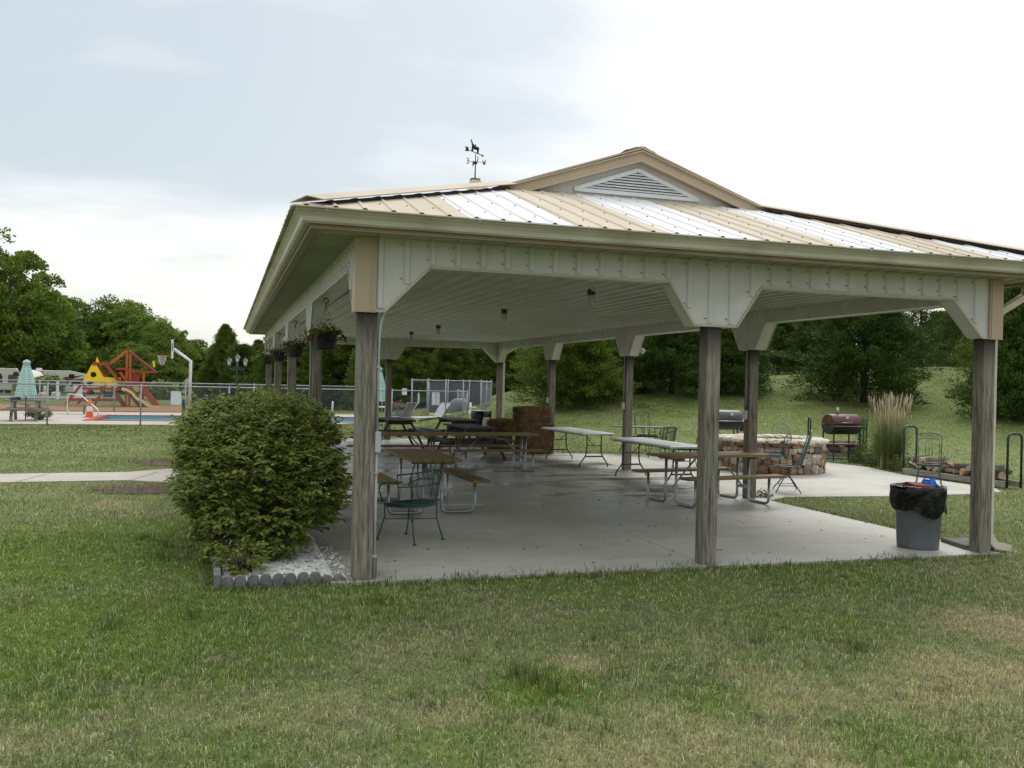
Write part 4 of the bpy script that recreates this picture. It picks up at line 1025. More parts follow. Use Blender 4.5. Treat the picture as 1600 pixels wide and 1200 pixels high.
b = MB(); b.lathe([(0, -.004), (.035, -.003), (.035, .0)], n=12); b.v = [(x + .12, -.225 + z, 1.13 + y) for x, y, z in b.v]; b.build('dial', 'white_plastic', t)
b = MB(); barrel(b, .42, .72, .15, .86, 0, 2*pi); b.build('side_firebox', 'grill_grey', t)
for x in (-.5, .35):
    for y in (-.2, .2):
        b = MB(); b.bar((x*.85, y*.6, .80), (x, y*1.2, 0), .03, .03); b.build('leg', 'black_paint', t)
q = G(1314, 719); t = thing('barrel_grill', 'rusty red brown barrel grill with short chimney, right of the fire ring', 'grill', (q.x, q.y, 0), -YAW + .34)
b = MB(); barrel(b, -.44, .44, .25, .92, .02, pi + .1); b.build('lid', 'rust_red', t)
b = MB(); barrel(b, -.44, .44, .25, .905, pi + .12, 2*pi); b.build('fire_box', 'black_paint', t)
b = MB(); b.box(-.60, .34, -.50, -.25, .865, .885); b.bar((-.42, -.47, .87), (-.38, -.22, .72), .015, .015); b.bar((.28, -.47, .87), (.26, -.22, .70), .015, .015); b.build('front_shelf', 'black_paint', t)
b = MB(); b.tube([(-.20, -.24, .955), (-.20, -.28, .96), (.10, -.28, .96), (.10, -.24, .955)], .011, 6); b.build('handle', 'bright_steel', t)
b = MB(); b.tube([(-.12, .02, 1.14), (-.12, .02, 1.34)], .035, 12); b.build('chimney', 'bright_steel', t)
b = MB(); b.box(-.03, .03, -.21, -.195, 1.06, 1.12); b.build('thermometer', 'white_plastic', t)
for i, (x, y) in enumerate(((-.40, -.2), (.40, -.2), (-.40, .2), (.40, .2))):
    b = MB(); b.bar((x, y, .74), (x*1.05, y*1.15, 0), .035, .035); b.build('leg', 'black_paint', t)
b = MB(); b.box(-.42, .42, -.22, .22, .40, .42); b.build('lower_shelf', 'rust_red', t)
b = MB(); b.lathe([(0, -.02), (.07, -.02), (.07, .02), (0, .02)], n=14); b.v = [(x + .44, z - .26, y + .07) for x, y, z in b.v]; b.build('wheel', 'tyre', t)

# ------------------------------------------------------------------ firewood racks
def wood_rack(p0, p1, label):
    p0 = Vector(p0); p1 = Vector(p1); L = (p1 - p0).length; rz = math.atan2(p1.y - p0.y, p1.x - p0.x); c = (p0 + p1)/2
    t = thing('firewood_rack', label, 'firewood rack', (c.x, c.y, 0), rz, 'hooped firewood racks')
    for x in (-L/2, L/2):
        b = MB(); b.tube(rounded([(x, -.17, 0), (x, -.17, 1.03), (x, .17, 1.03), (x, .17, 0)], .12, 6), .022, 8); b.build('end_hoop', 'black_iron', t)
    for y in (-.17, .17):
        b = MB(); b.box(-L/2 + .025, L/2 - .025, y - .04, y + .04, .02, .13); b.build('base_rail', 'rack_wood', t)
    return t, c, rz, L
def log(c, rz, L, r, tilt, label, kind):
    b = MB(); n = 9 if kind else 3; pts = []
    if kind: pr = [(r*cos(2*pi*i/n)*random.uniform(.9, 1.08), r*sin(2*pi*i/n)*random.uniform(.9, 1.08)) for i in range(n)]
    else:
        pr = [(-r, -r*.5), (r*.2, -r*.8), (r*1.1, -r*.2), (r*.5, r*.7), (-r*.5, r*.6)]; n = 5
    vs = [(-L/2, y, z) for y, z in pr] + [(L/2, y*random.uniform(.9, 1.05), z) for y, z in pr]
    b.cur = 1; b.add(vs, [tuple(range(n))[::-1], tuple(range(n, 2*n))])
    for i in range(n):
        b.cur = 0 if (kind or i in (0, 1)) else 1
        b.add([vs[i], vs[(i+1) % n], vs[n + (i+1) % n], vs[n + i]], [(0, 1, 2, 3)])
    o = b.build('firewood_log', ['log_bark', 'log_wood'], None); o.location = c; o.rotation_euler = (random.uniform(0, 6), tilt, rz)
    return tag(o, label, 'log', label)
t, c, rz, L = wood_rack((13.0, 8.05, 0), (13.05, 5.35, 0), 'black hooped firewood rack on timber rails behind the scroll topped armchair')
lab1 = 'split firewood log lying in the low rack behind the scroll topped armchair'
for k in range(26):
    u = -L/2 + .22 + (L - .55)*(k % 13)/12; lay = k//13
    if lay == 1 and 5 < k % 13 < 8: continue
    d = Vector((cos(rz), sin(rz), 0)); zz = .20 + lay*.11 + random.uniform(-.015, .015)
    if u < -L/2 + .9: zz += lay*.04
    log(Vector((c.x, c.y, 0)) + d*u + Vector((random.uniform(-.08, .08), 0, zz)), rz + pi/2 + random.uniform(-.7, .7) + (pi/2 if k % 3 == 0 else 0), random.uniform(.34, .5), random.uniform(.055, .085), random.uniform(-.15, .15), lab1, k % 4 == 1)
q0 = AT(1264, 700, 24.2); q1 = AT(1351, 700, 24.0); t, c, rz, L = wood_rack((q0.x, q0.y, 0), (q1.x, q1.y, 0), 'black hooped firewood rack behind the rusty barrel grill')
lab2 = 'firewood log lying in the rack behind the rusty barrel grill'
for k in range(12):
    u = -L/2 + .2 + (L - .4)*(k % 6)/5; d = Vector((cos(rz), sin(rz), 0))
    log(Vector((c.x, c.y, 0)) + d*u + Vector((0, random.uniform(-.05, .05), .21 + .14*(k//6))), rz + random.uniform(-.5, .5) + (pi/2 if k % 2 else 0), random.uniform(.35, .5), random.uniform(.07, .1), random.uniform(-.1, .1), lab2, k % 2 == 0)

# ------------------------------------------------------------------ hay bales
def bale(x, y, z, rz, label, lx=.88, ly=.44, lz=.38):
    rg = np.random.default_rng(int(abs(x*997 + z*77 + y*31)*10)); b = MB(); b.box(-lx/2, lx/2, -ly/2, ly/2, 0, lz)
    t = thing('hay_bale', label, 'hay bale', (x, y, z), rz, 'stacked hay bales')
    b.build('body', 'straw', t, bevel=.035)
    n = 4200; f = rg.integers(0, 5, n); u = rg.uniform(-1, 1, (n, 2)); C_ = np.zeros((n, 3)); Nn = np.zeros((n, 3))
    for k, (ax, sg) in enumerate(((0, 1), (0, -1), (1, 1), (1, -1), (2, 1))):
        m = f == k; o = [i for i in range(3) if i != ax]; half = np.array([lx/2, ly/2, lz/2])
        C_[m, ax] = sg*half[ax]; C_[np.ix_(m, o)] = u[m]*half[o]; Nn[m, ax] = sg
    C_[:, 2] += lz/2; d = rg.normal(0, 1, (n, 3)); d /= np.linalg.norm(d, axis=1)[:, None]; d = d*.042 + Nn*.014; w = np.cross(d, rg.normal(0, 1, (n, 3))); w = w/np.linalg.norm(w, axis=1)[:, None]*.003
    C_ = C_ + Nn*.004
    V = np.stack([C_ - d - w, C_ - d + w, C_ + d + w, C_ + d - w], 1).reshape(-1, 3); fast('loose_straw', V, 4, 'straw_light', t)
    b = MB()
    for s_ in (-.12, .12): b.tube([(-lx/2 - .002, s_, .01), (-lx/2 - .002, s_, lz + .002), (lx/2 + .002, s_, lz + .002), (lx/2 + .002, s_, .01)], .003, 4)
    b.build('twine', 'log_bark', t)
bale(6.32, 13.75, 0, radians(8), 'bottom hay bale of the tallest stack, resting on the slab')
bale(6.35, 13.78, .39, radians(5), 'middle hay bale of the tallest stack')
bale(6.30, 13.85, .78, radians(14), 'topmost hay bale of the stack beside the white folding table')
bale(5.78, 14.9, 0, radians(60), 'bottom hay bale of the shorter stack at the left')
bale(5.80, 14.9, .39, radians(52), 'upper hay bale of the shorter stack at the left', lz=.40)
bale(6.75, 14.75, 0, radians(85), 'hay bale on the floor behind the right side post', .88, .44)

# ------------------------------------------------------------------ bins
q = G(1441, 861); dv = Vector((FV[0], FV[1], 0)); c = Vector((q.x, q.y, 0)) + Vector((.5, .85, 0)).normalized()*.25
t = thing('trash_can', 'round grey plastic trash can with black liner beside the right front post', 'trash can', (c.x, c.y, 0))
b = MB(); b.lathe([(0, .0), (.215, .0), (.222, .012), (.226, .03), (.262, .66), (.275, .67), (.278, .70), (.262, .70), (.25, .66), (.21, .05), (0, .05)], n=40); b.build('barrel', 'can_grey', t)
n = 72; prof = [(.20, .60), (.245, .68), (.268, .725), (.292, .715), (.297, .66), (.294, .58), (.288, .50)]
vs = []
for k, (r, z) in enumerate(prof):
    for j in range(n):
        a = 2*pi*j/n; w = (sin(5*a + 1) + .6*sin(11*a + k*.5) + .4*sin(19*a - k))*.5
        front = max(0, cos(a + 2.0)); lft = max(0, cos(a - pi - .25))**3
        rr = r + w*.008*(k > 1) + (lft*.05 if k >= 3 else .02*lft*(k > 1)); zz = z
        if k >= 4: zz = z - front*.10*(k - 3)/3*(1 + .35*sin(3*a)) + .03*w*(k - 3)/3
        vs.append((rr*cos(a), rr*sin(a), zz))
b = MB(); b.add(vs, [(i*n + j, i*n + (j+1) % n, (i+1)*n + (j+1) % n, (i+1)*n + j) for i in range(len(prof)-1) for j in range(n)], True)
b.add([(.27, -.08, .60), (.31, -.10, .52), (.325, -.09, .40), (.335, -.07, .33), (.30, -.02, .50)], [(0, 1, 2, 3, 4)])
b.lathe([(.0, .60), (.205, .605)], n=24)
lin = b.build('liner', 'bag', t); sm = lin.modifiers.new('subd', 'SUBSURF'); sm.levels = 1; sm.render_levels = 1
tex = bpy.data.textures.new('bag_folds', 'CLOUDS'); tex.noise_scale = .08
dm = lin.modifiers.new('folds', 'DISPLACE'); dm.texture = tex; dm.strength = .034; dm.mid_level = .5
b = MB(); b.box(-.13, .10, -.16, .02, 0, .09); o = b.build('card_box', 'red_box', None, bevel=.006); o.location = (c.x - .04, c.y - .02, .66); o.rotation_euler = (.1, .03, -.2)
tag(o, 'flattened red brown card box lying on top of the rubbish in the grey trash can', 'box')
b = MB(); rg = random.Random(3); b.rock((0, 0, 0), .07, .06, .06, .3, .35, rg); b.rock((.05, .01, -.015), .05, .04, .045, .3, .4, rg); o = b.build('plastic_bag', 'blue_bag'); o.location = (c.x + .085, c.y - .06, .735)
tag(o, 'crumpled bright blue plastic bag sticking out of the grey trash can', 'plastic bag')
q = G(751, 683); t = thing('trash_can', 'squat black lined drum standing on the grass beyond the dark picnic tables', 'trash can', (q.x, q.y, 0))
b = MB(); b.lathe([(0, 0), (.27, 0), (.29, .55), (0, .55)], n=24); b.build('barrel', 'black_paint', t)
b = MB(); b.lathe([(.22, .78), (.30, .86), (.325, .85), (.33, .70), (.335, .5), (.32, .42)], n=32, wob=.02); b.lathe([(0, .76), (.24, .79)], n=20); b.build('liner', 'bag', t)
q = AT(760, 669, 24.0); t = thing('utility_post', 'white plastic utility post with flared hood standing beyond the dark picnic tables', 'utility post', (q.x, q.y, 0))
b = MB(); b.lathe([(.045, 0), (.045, .62)], n=12); b.build('pole', 'white_plastic', t)
b = MB(); b.lathe([(0, .58), (.115, .58), (.12, .62), (.085, .84), (.07, .86), (0, .865)], n=20); b.tube([(.03, 0, .60), (.16, 0, .60)], .012, 6); b.build('hood', 'white_plastic', t)

# ------------------------------------------------------------------ hanging baskets
def basket(x, y, label, flower, seed):
    t = thing('hanging_basket', label, 'hanging basket', (x, y, 0), 0, 'baskets hanging along the left eave'); rg = np.random.default_rng(seed); zb = 2.16; h = .20
    b = MB(); b.lathe([(0, zb), (.115, zb), (.122, zb + .02), (.150, zb + h), (.157, zb + h), (.157, zb + h + .012), (.145, zb + h + .012), (.14, zb + h - .02), (0, zb + h - .02)], n=28); b.build('pot', 'pot', t)
    b = MB()
    for a in (.3, .3 + 2.09, .3 + 4.19): b.tube([(.15*cos(a), .15*sin(a), zb + h), (0, 0, 2.72)], .0022, 5)
    b.tube([(0, 0, 2.69), (0, 0, 2.75)] + [(.03*cos(a) + .0, 0, 2.785 + .03*sin(a)) for a in np.linspace(-1.6, 3.4, 10)], .0065, 8)
    b.tube([(0, 0, 2.82), (0, 0, SZ)], .002, 5)
    b.build('hook', 'closure', t)
    n = 620; a = rg.uniform(0, 2*pi, n); r = .2*np.sqrt(rg.random(n)); z = zb + h + np.abs(rg.normal(0, .07, n))*(1.2 - r/.25); dr = rg.random(n) < .3; r = np.where(dr, rg.uniform(.17, .27, n), r); z = np.where(dr, zb + h - rg.uniform(-.06, .10, n), z)
    C_ = np.column_stack([r*np.cos(a), r*np.sin(a), z]); s = rg.uniform(.012, .03, n)[:, None]; U = rg.normal(0, 1, (n, 3)); U /= np.linalg.norm(U, axis=1)[:, None]; Vv = np.cross(U, rg.normal(0, 1, (n, 3))); Vv /= np.linalg.norm(Vv, axis=1)[:, None]
    V = np.stack([C_ - U*s, C_ + Vv*s*.5, C_ + U*s, C_ - Vv*s*.5], 1).reshape(-1, 3)
    if flower == 'wilt':
        left = C_[:, 0] < -.02
        o = fast('foliage', V, 4, ['weed', 'wilt'], t, rnd=rg.random(n), mi=np.where(left & (z > zb + h), 0, 1))
    else: fast('foliage', V, 4, 'weed', t, rnd=rg.random(n)*.6)
    if flower == 'white':
        b = MB()
        for k in range(26):
            a = rg.uniform(0, 2*pi); r = rg.uniform(.1, .3); zc = zb + h + rg.uniform(-.05, .18); R = Matrix.Rotation(rg.uniform(.3, 1.5), 3, 'X')
            R = Matrix.Rotation(a, 3, 'Z') @ R
            ptl = [R @ Vector((.02*(1 + .25*cos(5*q_))*cos(q_), .02*(1 + .25*cos(5*q_))*sin(q_), .004)) + Vector((r*cos(a), r*sin(a), zc)) for q_ in np.linspace(0, 2*pi, 15, endpoint=False)]
            ctr = R @ Vector((0, 0, -.006)) + Vector((r*cos(a), r*sin(a), zc)); b.add([ctr] + ptl, [(0, 1 + i, 1 + (i+1) % 15) for i in range(15)])
        b.build('flowers', 'flower_white', t)
basket(0.0, 3.55, 'nearest hanging basket, wilted rust coloured plant in a black pot beside the left front post', 'wilt', 1)
basket(-.02, 8.6, 'second hanging basket from the front, white flowers spilling over a black pot', 'white', 2)
basket(-.03, 13.5, 'third hanging basket from the front, thin green plant in a black pot', 'white', 3)
basket(-.08, 18.6, 'farthest hanging basket at the back corner of the pavilion, sprawling white flowers', 'white', 4)

# ------------------------------------------------------------------ shrubs by the bed
def leaf_cloud(C_, U, Vv, Nn, l, w, droop=.25):           # folded two-part leaves -> quads
    B = C_; T = C_ + U*l[:, None] - np.array([0, 0, 1])*(l*droop)[:, None]; Mi = C_ + U*(l*.5)[:, None] + Nn*(l*.06)[:, None]
    L_ = C_ + U*(l*.45)[:, None] + Vv*(w*.5)[:, None] - Nn*(w*.12)[:, None]; R_ = C_ + U*(l*.45)[:, None] - Vv*(w*.5)[:, None] - Nn*(w*.12)[:, None]
    return np.stack([B, L_, T, Mi, B, Mi, T, R_], 1).reshape(-1, 3)
def shrub(cx, cy, rx, ry, zt, label, nsh, seed, narrow=.5, name='shrub', m='bush_leaf', leaf=.062, per=9, zmin=.10, boxy=.8, irr=.09, lobes=None):
    rg = np.random.default_rng(seed); t = thing(name, label, 'shrub', (cx, cy, 0))
    n = nsh; cz = zt*.50
    d = rg.normal(0, 1, (n, 3)); d[:, 2] *= .9; d /= np.linalg.norm(d, axis=1)[:, None]
    lump = 1 + .06*np.sin(d[:, 0]*5 + 1 + seed)*np.sin(d[:, 1]*4 + 2) + .05*np.sin(d[:, 2]*8 + d[:, 0]*6) + .03*np.sin(d[:, 1]*13 + d[:, 2]*11)
    sq = (np.abs(d)**3).sum(1)**(-1/3.); rad = (lump + irr*np.sin(d[:, 0]*9 + d[:, 2]*5 + seed)*np.sin(d[:, 1]*8 - d[:, 2]*7))*(1*(1-.75*boxy) + .75*boxy*sq)*(1 - np.abs(rg.normal(0, .13, n))) + (rg.random(n) < .12)*rg.uniform(0, .17, n)
    P_ = d*rad[:, None]*np.array([rx, ry, zt*.5]); P_[:, 2] += cz
    k = np.clip((P_[:, 2])/(zt*.42), 0, 1); f = narrow + (1 - narrow)*k**.8; P_[:, 0] *= f; P_[:, 1] *= f
    if lobes:
        Lb = np.array(lobes); wt = (Lb[:, 3]*Lb[:, 4] + Lb[:, 4]*Lb[:, 5]); pick = rg.choice(len(Lb), n, p=wt/wt.sum())
        rad = 1 - np.abs(rg.normal(0, .14, n)) + (rg.random(n) < .24)*rg.uniform(0, .34, n)
        P_ = Lb[pick, :3] + d*rad[:, None]*Lb[pick, 3:]
        for q in range(len(Lb)):
            e = (((P_ - Lb[q, :3])/Lb[q, 3:])**2).sum(1); keep = (pick == q) | (e > .52) | (rg.random(len(P_)) < .06)
            P_, d, pick = P_[keep], d[keep], pick[keep]
        n = len(P_)
    ok = P_[:, 2] > zmin + .10*rg.random(n); P_, d = P_[ok], d[ok]; n = len(P_)
    out = P_ - np.array([0, 0, zt*.2]); out /= np.linalg.norm(out, axis=1)[:, None]; out = out + rg.normal(0, .3, (n, 3)); out[:, 2] = out[:, 2]*.55 + .02; out /= np.linalg.norm(out, axis=1)[:, None]
    C_ = []; U = []; rn = []; base = rg.random(n)
    for j in range(per):
        s = (j//2)/(per/2)*.13; side = 1 if j % 2 else -1
        sd_ = np.cross(out, np.array([0, 0, 1.])); sd_ /= np.linalg.norm(sd_, axis=1)[:, None] + 1e-6
        u = out*.65 + sd_*side*.75 + rg.normal(0, .22, (n, 3)); u[:, 2] -= .18
        if j == per - 1: u = out + rg.normal(0, .15, (n, 3))
        u /= np.linalg.norm(u, axis=1)[:, None]
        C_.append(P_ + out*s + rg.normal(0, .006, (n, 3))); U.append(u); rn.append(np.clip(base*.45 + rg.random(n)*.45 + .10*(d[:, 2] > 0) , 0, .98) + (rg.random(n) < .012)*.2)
    C_ = np.vstack(C_); U = np.vstack(U); rn = np.clip(np.concatenate(rn), 0, 1); n2 = len(C_)
    up = np.array([0, 0, 1.]) + rg.normal(0, .25, (n2, 3)); Vv = np.cross(U, up); Vv /= np.linalg.norm(Vv, axis=1)[:, None]; Nn = np.cross(Vv, U); Nn *= np.sign(Nn[:, 2:3] + 1e-9)
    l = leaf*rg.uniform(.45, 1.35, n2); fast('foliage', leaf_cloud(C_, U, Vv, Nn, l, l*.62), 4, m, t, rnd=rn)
    b = MB()
    for i in range(60):
        a = rg.uniform(0, 2*pi); q = P_[rg.integers(0, n)]*.93; r0 = rg.uniform(0, .16); b.tube([(r0*cos(a), r0*sin(a)*1.4, -.02), (q[0]*.3 + r0*cos(a)*.6, q[1]*.3 + r0*sin(a)*.6, q[2]*.35), (q[0]*.7, q[1]*.7, q[2]*.72), tuple(q)], [.012, .010, .007, .002], 5, cap=False)
    b.build('stems', 'twig', t); return t
shrub(-.82, 1.72, .78, 1.10, 1.60, 'big leafy green bush with a few red leaves overhanging the white gravel bed', 8600, 21, .74, zmin=.02,
      lobes=[(0, 0, .78, .54, .90, .60), (-.34, -.38, .66, .40, .50, .40), (.36, -.42, .72, .38, .48, .42), (-.36, .20, 1.08, .42, .60, .40), (.10, -.15, 1.12, .44, .50, .38), (.42, .35, 1.02, .36, .55, .40), (-.02, .60, 1.18, .45, .50, .36), (-.50, .0, .74, .30, .45, .34),
             (-.30, -.62, .36, .30, .32, .32), (.10, -.70, .40, .34, .30, .36), (.50, -.10, .62, .30, .42, .34), (-.15, -.55, .92, .36, .36, .26), (-.46, .55, 1.16, .34, .44, .30), (.30, -.60, .92, .26, .26, .20), (-.42, -.25, 1.04, .28, .32, .22), (-.30, .35, 1.34, .22, .30, .16), (.34, .65, 1.28, .34, .42, .22), (.12, .35, 1.40, .18, .24, .14)])
shrub(-.66, 3.9, .62, 1.0, 1.50, 'second green bush behind the big one, against the side of the pavilion', 1900, 22, .6)
shrub(-1.04, .42, .16, .14, .26, 'small bright green shrub sprout at the front left corner of the gravel bed', 60, 23, .8, leaf=.05, zmin=.0)

# ------------------------------------------------------------------ ornamental grass and weeds
q = G(1398, 733); t = thing('ornamental_grass', 'tall clump of ornamental grass with upright tan plumes beside the firewood rack', 'ornamental grass', (q.x + .1, q.y + .3, 0)); rg = np.random.default_rng(8)
def strands(n, h0, h1, spread, r0, w, k=5, curve=1.):
    a = rg.uniform(0, 2*pi, n); r = r0*np.sqrt(rg.random(n)); h = rg.uniform(h0, h1, n); sp = spread*np.abs(rg.normal(.0, .6, n)); out = []
    side = np.column_stack([-np.sin(a + .6), np.cos(a + .6), 0*a])*w/2; pts = []
    for j in range(k + 1):
        s = j/k; pts.append(np.column_stack([(r + sp*s**1.8)*np.cos(a), (r + sp*s**1.8)*np.sin(a), h*(s - .25*curve*(sp/.6)*s**3)]))
    for j in range(k): out.append(np.stack([pts[j] - side*(1 - j/k*.7), pts[j] + side*(1 - j/k*.7), pts[j+1] + side*(1 - (j+1)/k*.7), pts[j+1] - side*(1 - (j+1)/k*.7)], 1))
    return np.stack(out, 1).reshape(-1, 3), n
V, n = strands(1700, .7, 1.25, .55, .22, .008); fast('leaf_blades', V, 4, 'tuft', t, rnd=rg.random(n))
V, n = strands(150, 1.45, 1.85, .30, .26, .006, 5, .2); fast('stalks', V, 4, 'plume', t)
b = MB()
for i in range(120):
    a = rg.uniform(0, 2*pi); r = .45*math.sqrt(rg.random()); z = rg.uniform(1.0, 1.5); l = rg.uniform(.2, .34); b.tube([(r*cos(a), r*sin(a), z), (r*1.06*cos(a), r*1.06*sin(a), z + l*.6), (r*1.1*cos(a), r*1.1*sin(a), z + l)], [.004, .008, .002], 5)
b.build('plumes', 'plume', t)
def weeds(px, py, rx, h, n, label, m='weed', name='weed_patch'):
    q = G(px, py); rg = np.random.default_rng(px); t = thing(name, label, 'weeds', (q.x, q.y, float(terrain(q.x, q.y))))
    a = rg.uniform(0, 2*pi, n); r = rx*np.sqrt(rg.random(n)); C_ = np.column_stack([r*np.cos(a), r*np.sin(a), h*rg.random(n)**1.3*(1.1 - r/rx*.6)]); U = rg.normal(0, 1, (n, 3)); U[:, 2] = np.abs(U[:, 2])*.5; U /= np.linalg.norm(U, axis=1)[:, None]; Vv = np.cross(U, rg.normal(0, 1, (n, 3))); Vv /= np.linalg.norm(Vv, axis=1)[:, None]; Nn = np.cross(Vv, U)
    l = rg.uniform(.03, .09, n); fast('foliage', leaf_cloud(C_, U, Vv, Nn, l, l*.45), 4, m, t, rnd=rg.random(n))
    b = MB()
    for i in range(26):
        q_ = C_[rg.integers(0, n)]; b.tube([(q_[0]*.8, q_[1]*.8, -.02), tuple(q_)], [.005, .002], 4, cap=False)
    b.build('stems', 'twig', t)
weeds(1352, 722, .42, .55, 1300, 'leafy weeds beside the legs of the rusty barrel grill')
weeds(1378, 727, .45, .6, 1500, 'weedy undergrowth between the rusty grill and the tall ornamental grass')
weeds(1412, 735, .35, .45, 900, 'low weeds at the right foot of the ornamental grass')
q = AT(1346, 680, 23.7); t = thing('vine', 'green vine climbing the right hoop of the rack by the rusty grill', 'vine', (q.x, q.y, 0)); rg = np.random.default_rng(4); n = 420
C_ = np.column_stack([rg.normal(0, .09, n), rg.normal(0, .08, n), rg.uniform(.1, 1.1, n)]); U = rg.normal(0, 1, (n, 3)); U /= np.linalg.norm(U, axis=1)[:, None]; Vv = np.cross(U, rg.normal(0, 1, (n, 3))); Vv /= np.linalg.norm(Vv, axis=1)[:, None]
fast('foliage', leaf_cloud(C_, U, Vv, np.cross(Vv, U), rg.uniform(.04, .09, n), np.full(n, .04)), 4, 'weed', t, rnd=rg.random(n)*.88)
b = MB(); b.tube([(.05*sin(i), .05*cos(i*1.3), i*.1) for i in range(12)], .006, 5); b.build('stem', 'twig', t)
weeds(1190, 776, .16, .16, 120, 'small weed growing in the slab corner by the second right side post')

# ------------------------------------------------------------------ pool yard
def rect(name, x0, x1, y0, y1, m, z1, z0=-.3): b = MB(); b.box(x0, x1, y0, y1, z0, z1); return struct(b.build(name, m))
PXA, PXB, PYA, PYB = -6.0, 7.2, 29.6, 34.2
b = MB()
for a in ((-30, PXA - .3, 26.78, 38), (PXB + .3, 9.6, 26.78, 38), (PXA - .3, PXB + .3, 26.78, PYA - .3), (PXA - .3, PXB + .3, PYB + .3, 38)): b.box(a[0], a[1], a[2], a[3], -.5, .0)
struct(b.build('pool_deck', 'path'))
b = MB()
for a in ((PXA - .3, PXB + .3, PYB, PYB + .3), (PXA - .3, PXB + .3, PYA - .3, PYA), (PXA - .3, PXA, PYA, PYB), (PXB, PXB + .3, PYA, PYB)): b.box(a[0], a[1], a[2], a[3], -1.2, .02)
x = PXA
while x < PXB: b.cur = 1; b.box(x, x + .02, PYB - .004, PYB + .302, -.1, .024); x += .24
struct(b.build('pool_coping', ['red_brick', 'path']))
b = MB(); b.box(PXA - .01, PXB + .01, PYB - .012, PYB - .002, -1.2, -.03); b.box(PXA, PXB, PYA, PYB - .013, -1.2, -1.1); struct(b.build('pool_wall', 'pool_tile'))
b = MB(); b.box(PXA + .001, PXB - .001, PYA + .001, PYB - .014, -1.0, -.13); struct(b.build('pool_water', 'water'))
b = MB(); b.box(-1.05, -.75, PYB - .02, PYB - .012, -.11, -.02); b.cur = 1; b.box(-.93, -.90, PYB - .026, PYB - .020, -.10, -.035); b.box(-.96, -.87, PYB - .026, PYB - .020, -.05, -.035)
tag(b.build('depth_marker', ['white_paint', 'closure']), 'small white tile depth marker at the pool water line', 'depth marker')

def chain_fence(x0, y0, x1, y1, H, n, label, pitch=.07, wr=.0014, mid=False, slat=None, step=1):
    a = Vector((x0, y0, 0)); e = Vector((x1, y1, 0)); L = (e - a).length; rz = math.atan2(y1 - y0, x1 - x0)
    t = thing('chain_link_fence', label, 'fence', (x0, y0, 0), rz)
    for i in range(n + 1):
        x = L*i/n; b = MB(); b.tube([(x, 0, -.1), (x, 0, H + .03)], .028, 8); b.lathe([(.034, H + .03), (.03, H + .05), (0, H + .07)], (x, 0, 0), 8); b.build('fence_post', 'fence_steel', t)
    b = MB(); b.tube([(0, 0, H), (L, 0, H)], .021, 8)
    b.build('top_rail', 'fence_steel', t)
    if mid: b = MB(); b.tube([(0, 0, H*.5), (L, 0, H*.5)], .018, 8); b.build('mid_rail', 'fence_steel', t)
    x = np.arange(-H, L, pitch); V = []
    for s_ in (1, -1):
        xa = x if s_ > 0 else x + H; xb = xa + s_*H; za = np.zeros_like(x) + .03; zb = za + H - .05
        lo = np.clip((0 - xa)/(xb - xa), 0, 1) if s_ > 0 else np.clip((L - xa)/(xb - xa), 0, 1); hi = np.clip((L - xa)/(xb - xa), 0, 1) if s_ > 0 else np.clip((0 - xa)/(xb - xa), 0, 1)
        A_ = np.column_stack([xa + (xb - xa)*lo, 0*x + .012*s_, za + (zb - za)*lo]); B_ = np.column_stack([xa + (xb - xa)*hi, 0*x + .012*s_, za + (zb - za)*hi]); ok = hi > lo + .01; A_, B_ = A_[ok], B_[ok]
        for o1, o2 in (((wr, 0, 0), (-wr, 0, 0)), ((0, wr, 0), (0, -wr, 0))):
            o1, o2 = np.array(o1), np.array(o2); V.append(np.stack([A_ + o1, A_ + o2, B_ + o2, B_ + o1], 1).reshape(-1, 3))
    fast('wire_mesh', np.vstack(V), 4, 'fence_steel', t)
    if slat:
        b = MB(); b.box(.03, L - .03, .03, .05, .05, H - .06); b.build('privacy_screen', slat, t)
    return t
chain_fence(-22.05, 26.72, 7.95, 26.72, 1.38, 10, 'near run of the galvanised chain link pool fence between lawn and pool')
chain_fence(-22, 38.4, 6.5, 38.4, 1.40, 9, 'far run of the chain link pool fence in front of the playground')
chain_fence(7.95, 26.74, 9.7, 38.3, 1.38, 3, 'side run of the chain link pool fence going back beside the pump yard')
A_ = AT(644, 600, 36.5); B_ = AT(752, 600, 35.0); C2 = AT(768, 600, 39.5); D2 = AT(668, 600, 41.0)
M['screen_grey'] = mat('grey_privacy_slats', (.085, .09, .095), (.06, .064, .07), .8, 3, stretch=(14, 14, .3))
chain_fence(A_.x, A_.y, B_.x, B_.y, 1.80, 4, 'front of the tall chain link pump enclosure with diamond mesh', mid=False, pitch=.08)
chain_fence(B_.x, B_.y, C2.x, C2.y, 1.78, 2, 'right side of the tall chain link pump enclosure', mid=True, pitch=.08)
chain_fence(D2.x, D2.y, C2.x, C2.y, 1.80, 3, 'back of the tall pump enclosure with grey privacy slats', slat='screen_grey', pitch=.16)
q = AT(718, 655, 38.2); t = thing('filter_tank', 'big grey domed pool filter tank inside the chain link pump enclosure', 'tank', (q.x, q.y, 0))
b = MB(); b.lathe([(.0, 0), (.46, .0), (.48, .1), (.48, .62), (.44, .85), (.32, 1.0), (.16, 1.08), (0, 1.10)], n=28); b.build('shell', 'can_grey', t)
b = MB(); b.lathe([(.05, 1.08), (.05, 1.16), (0, 1.17)], n=12); b.tube([(0, -.48, .4), (.35, -.55, .4), (.5, -.5, .4)], .05, 8); b.build('valve', 'dark_tube', t)
q = AT(735, 650, 34.3); t = thing('pipe_riser', 'white plastic pipe riser with a valve in front of the grey filter tank', 'pipe', (q.x, q.y, 0))
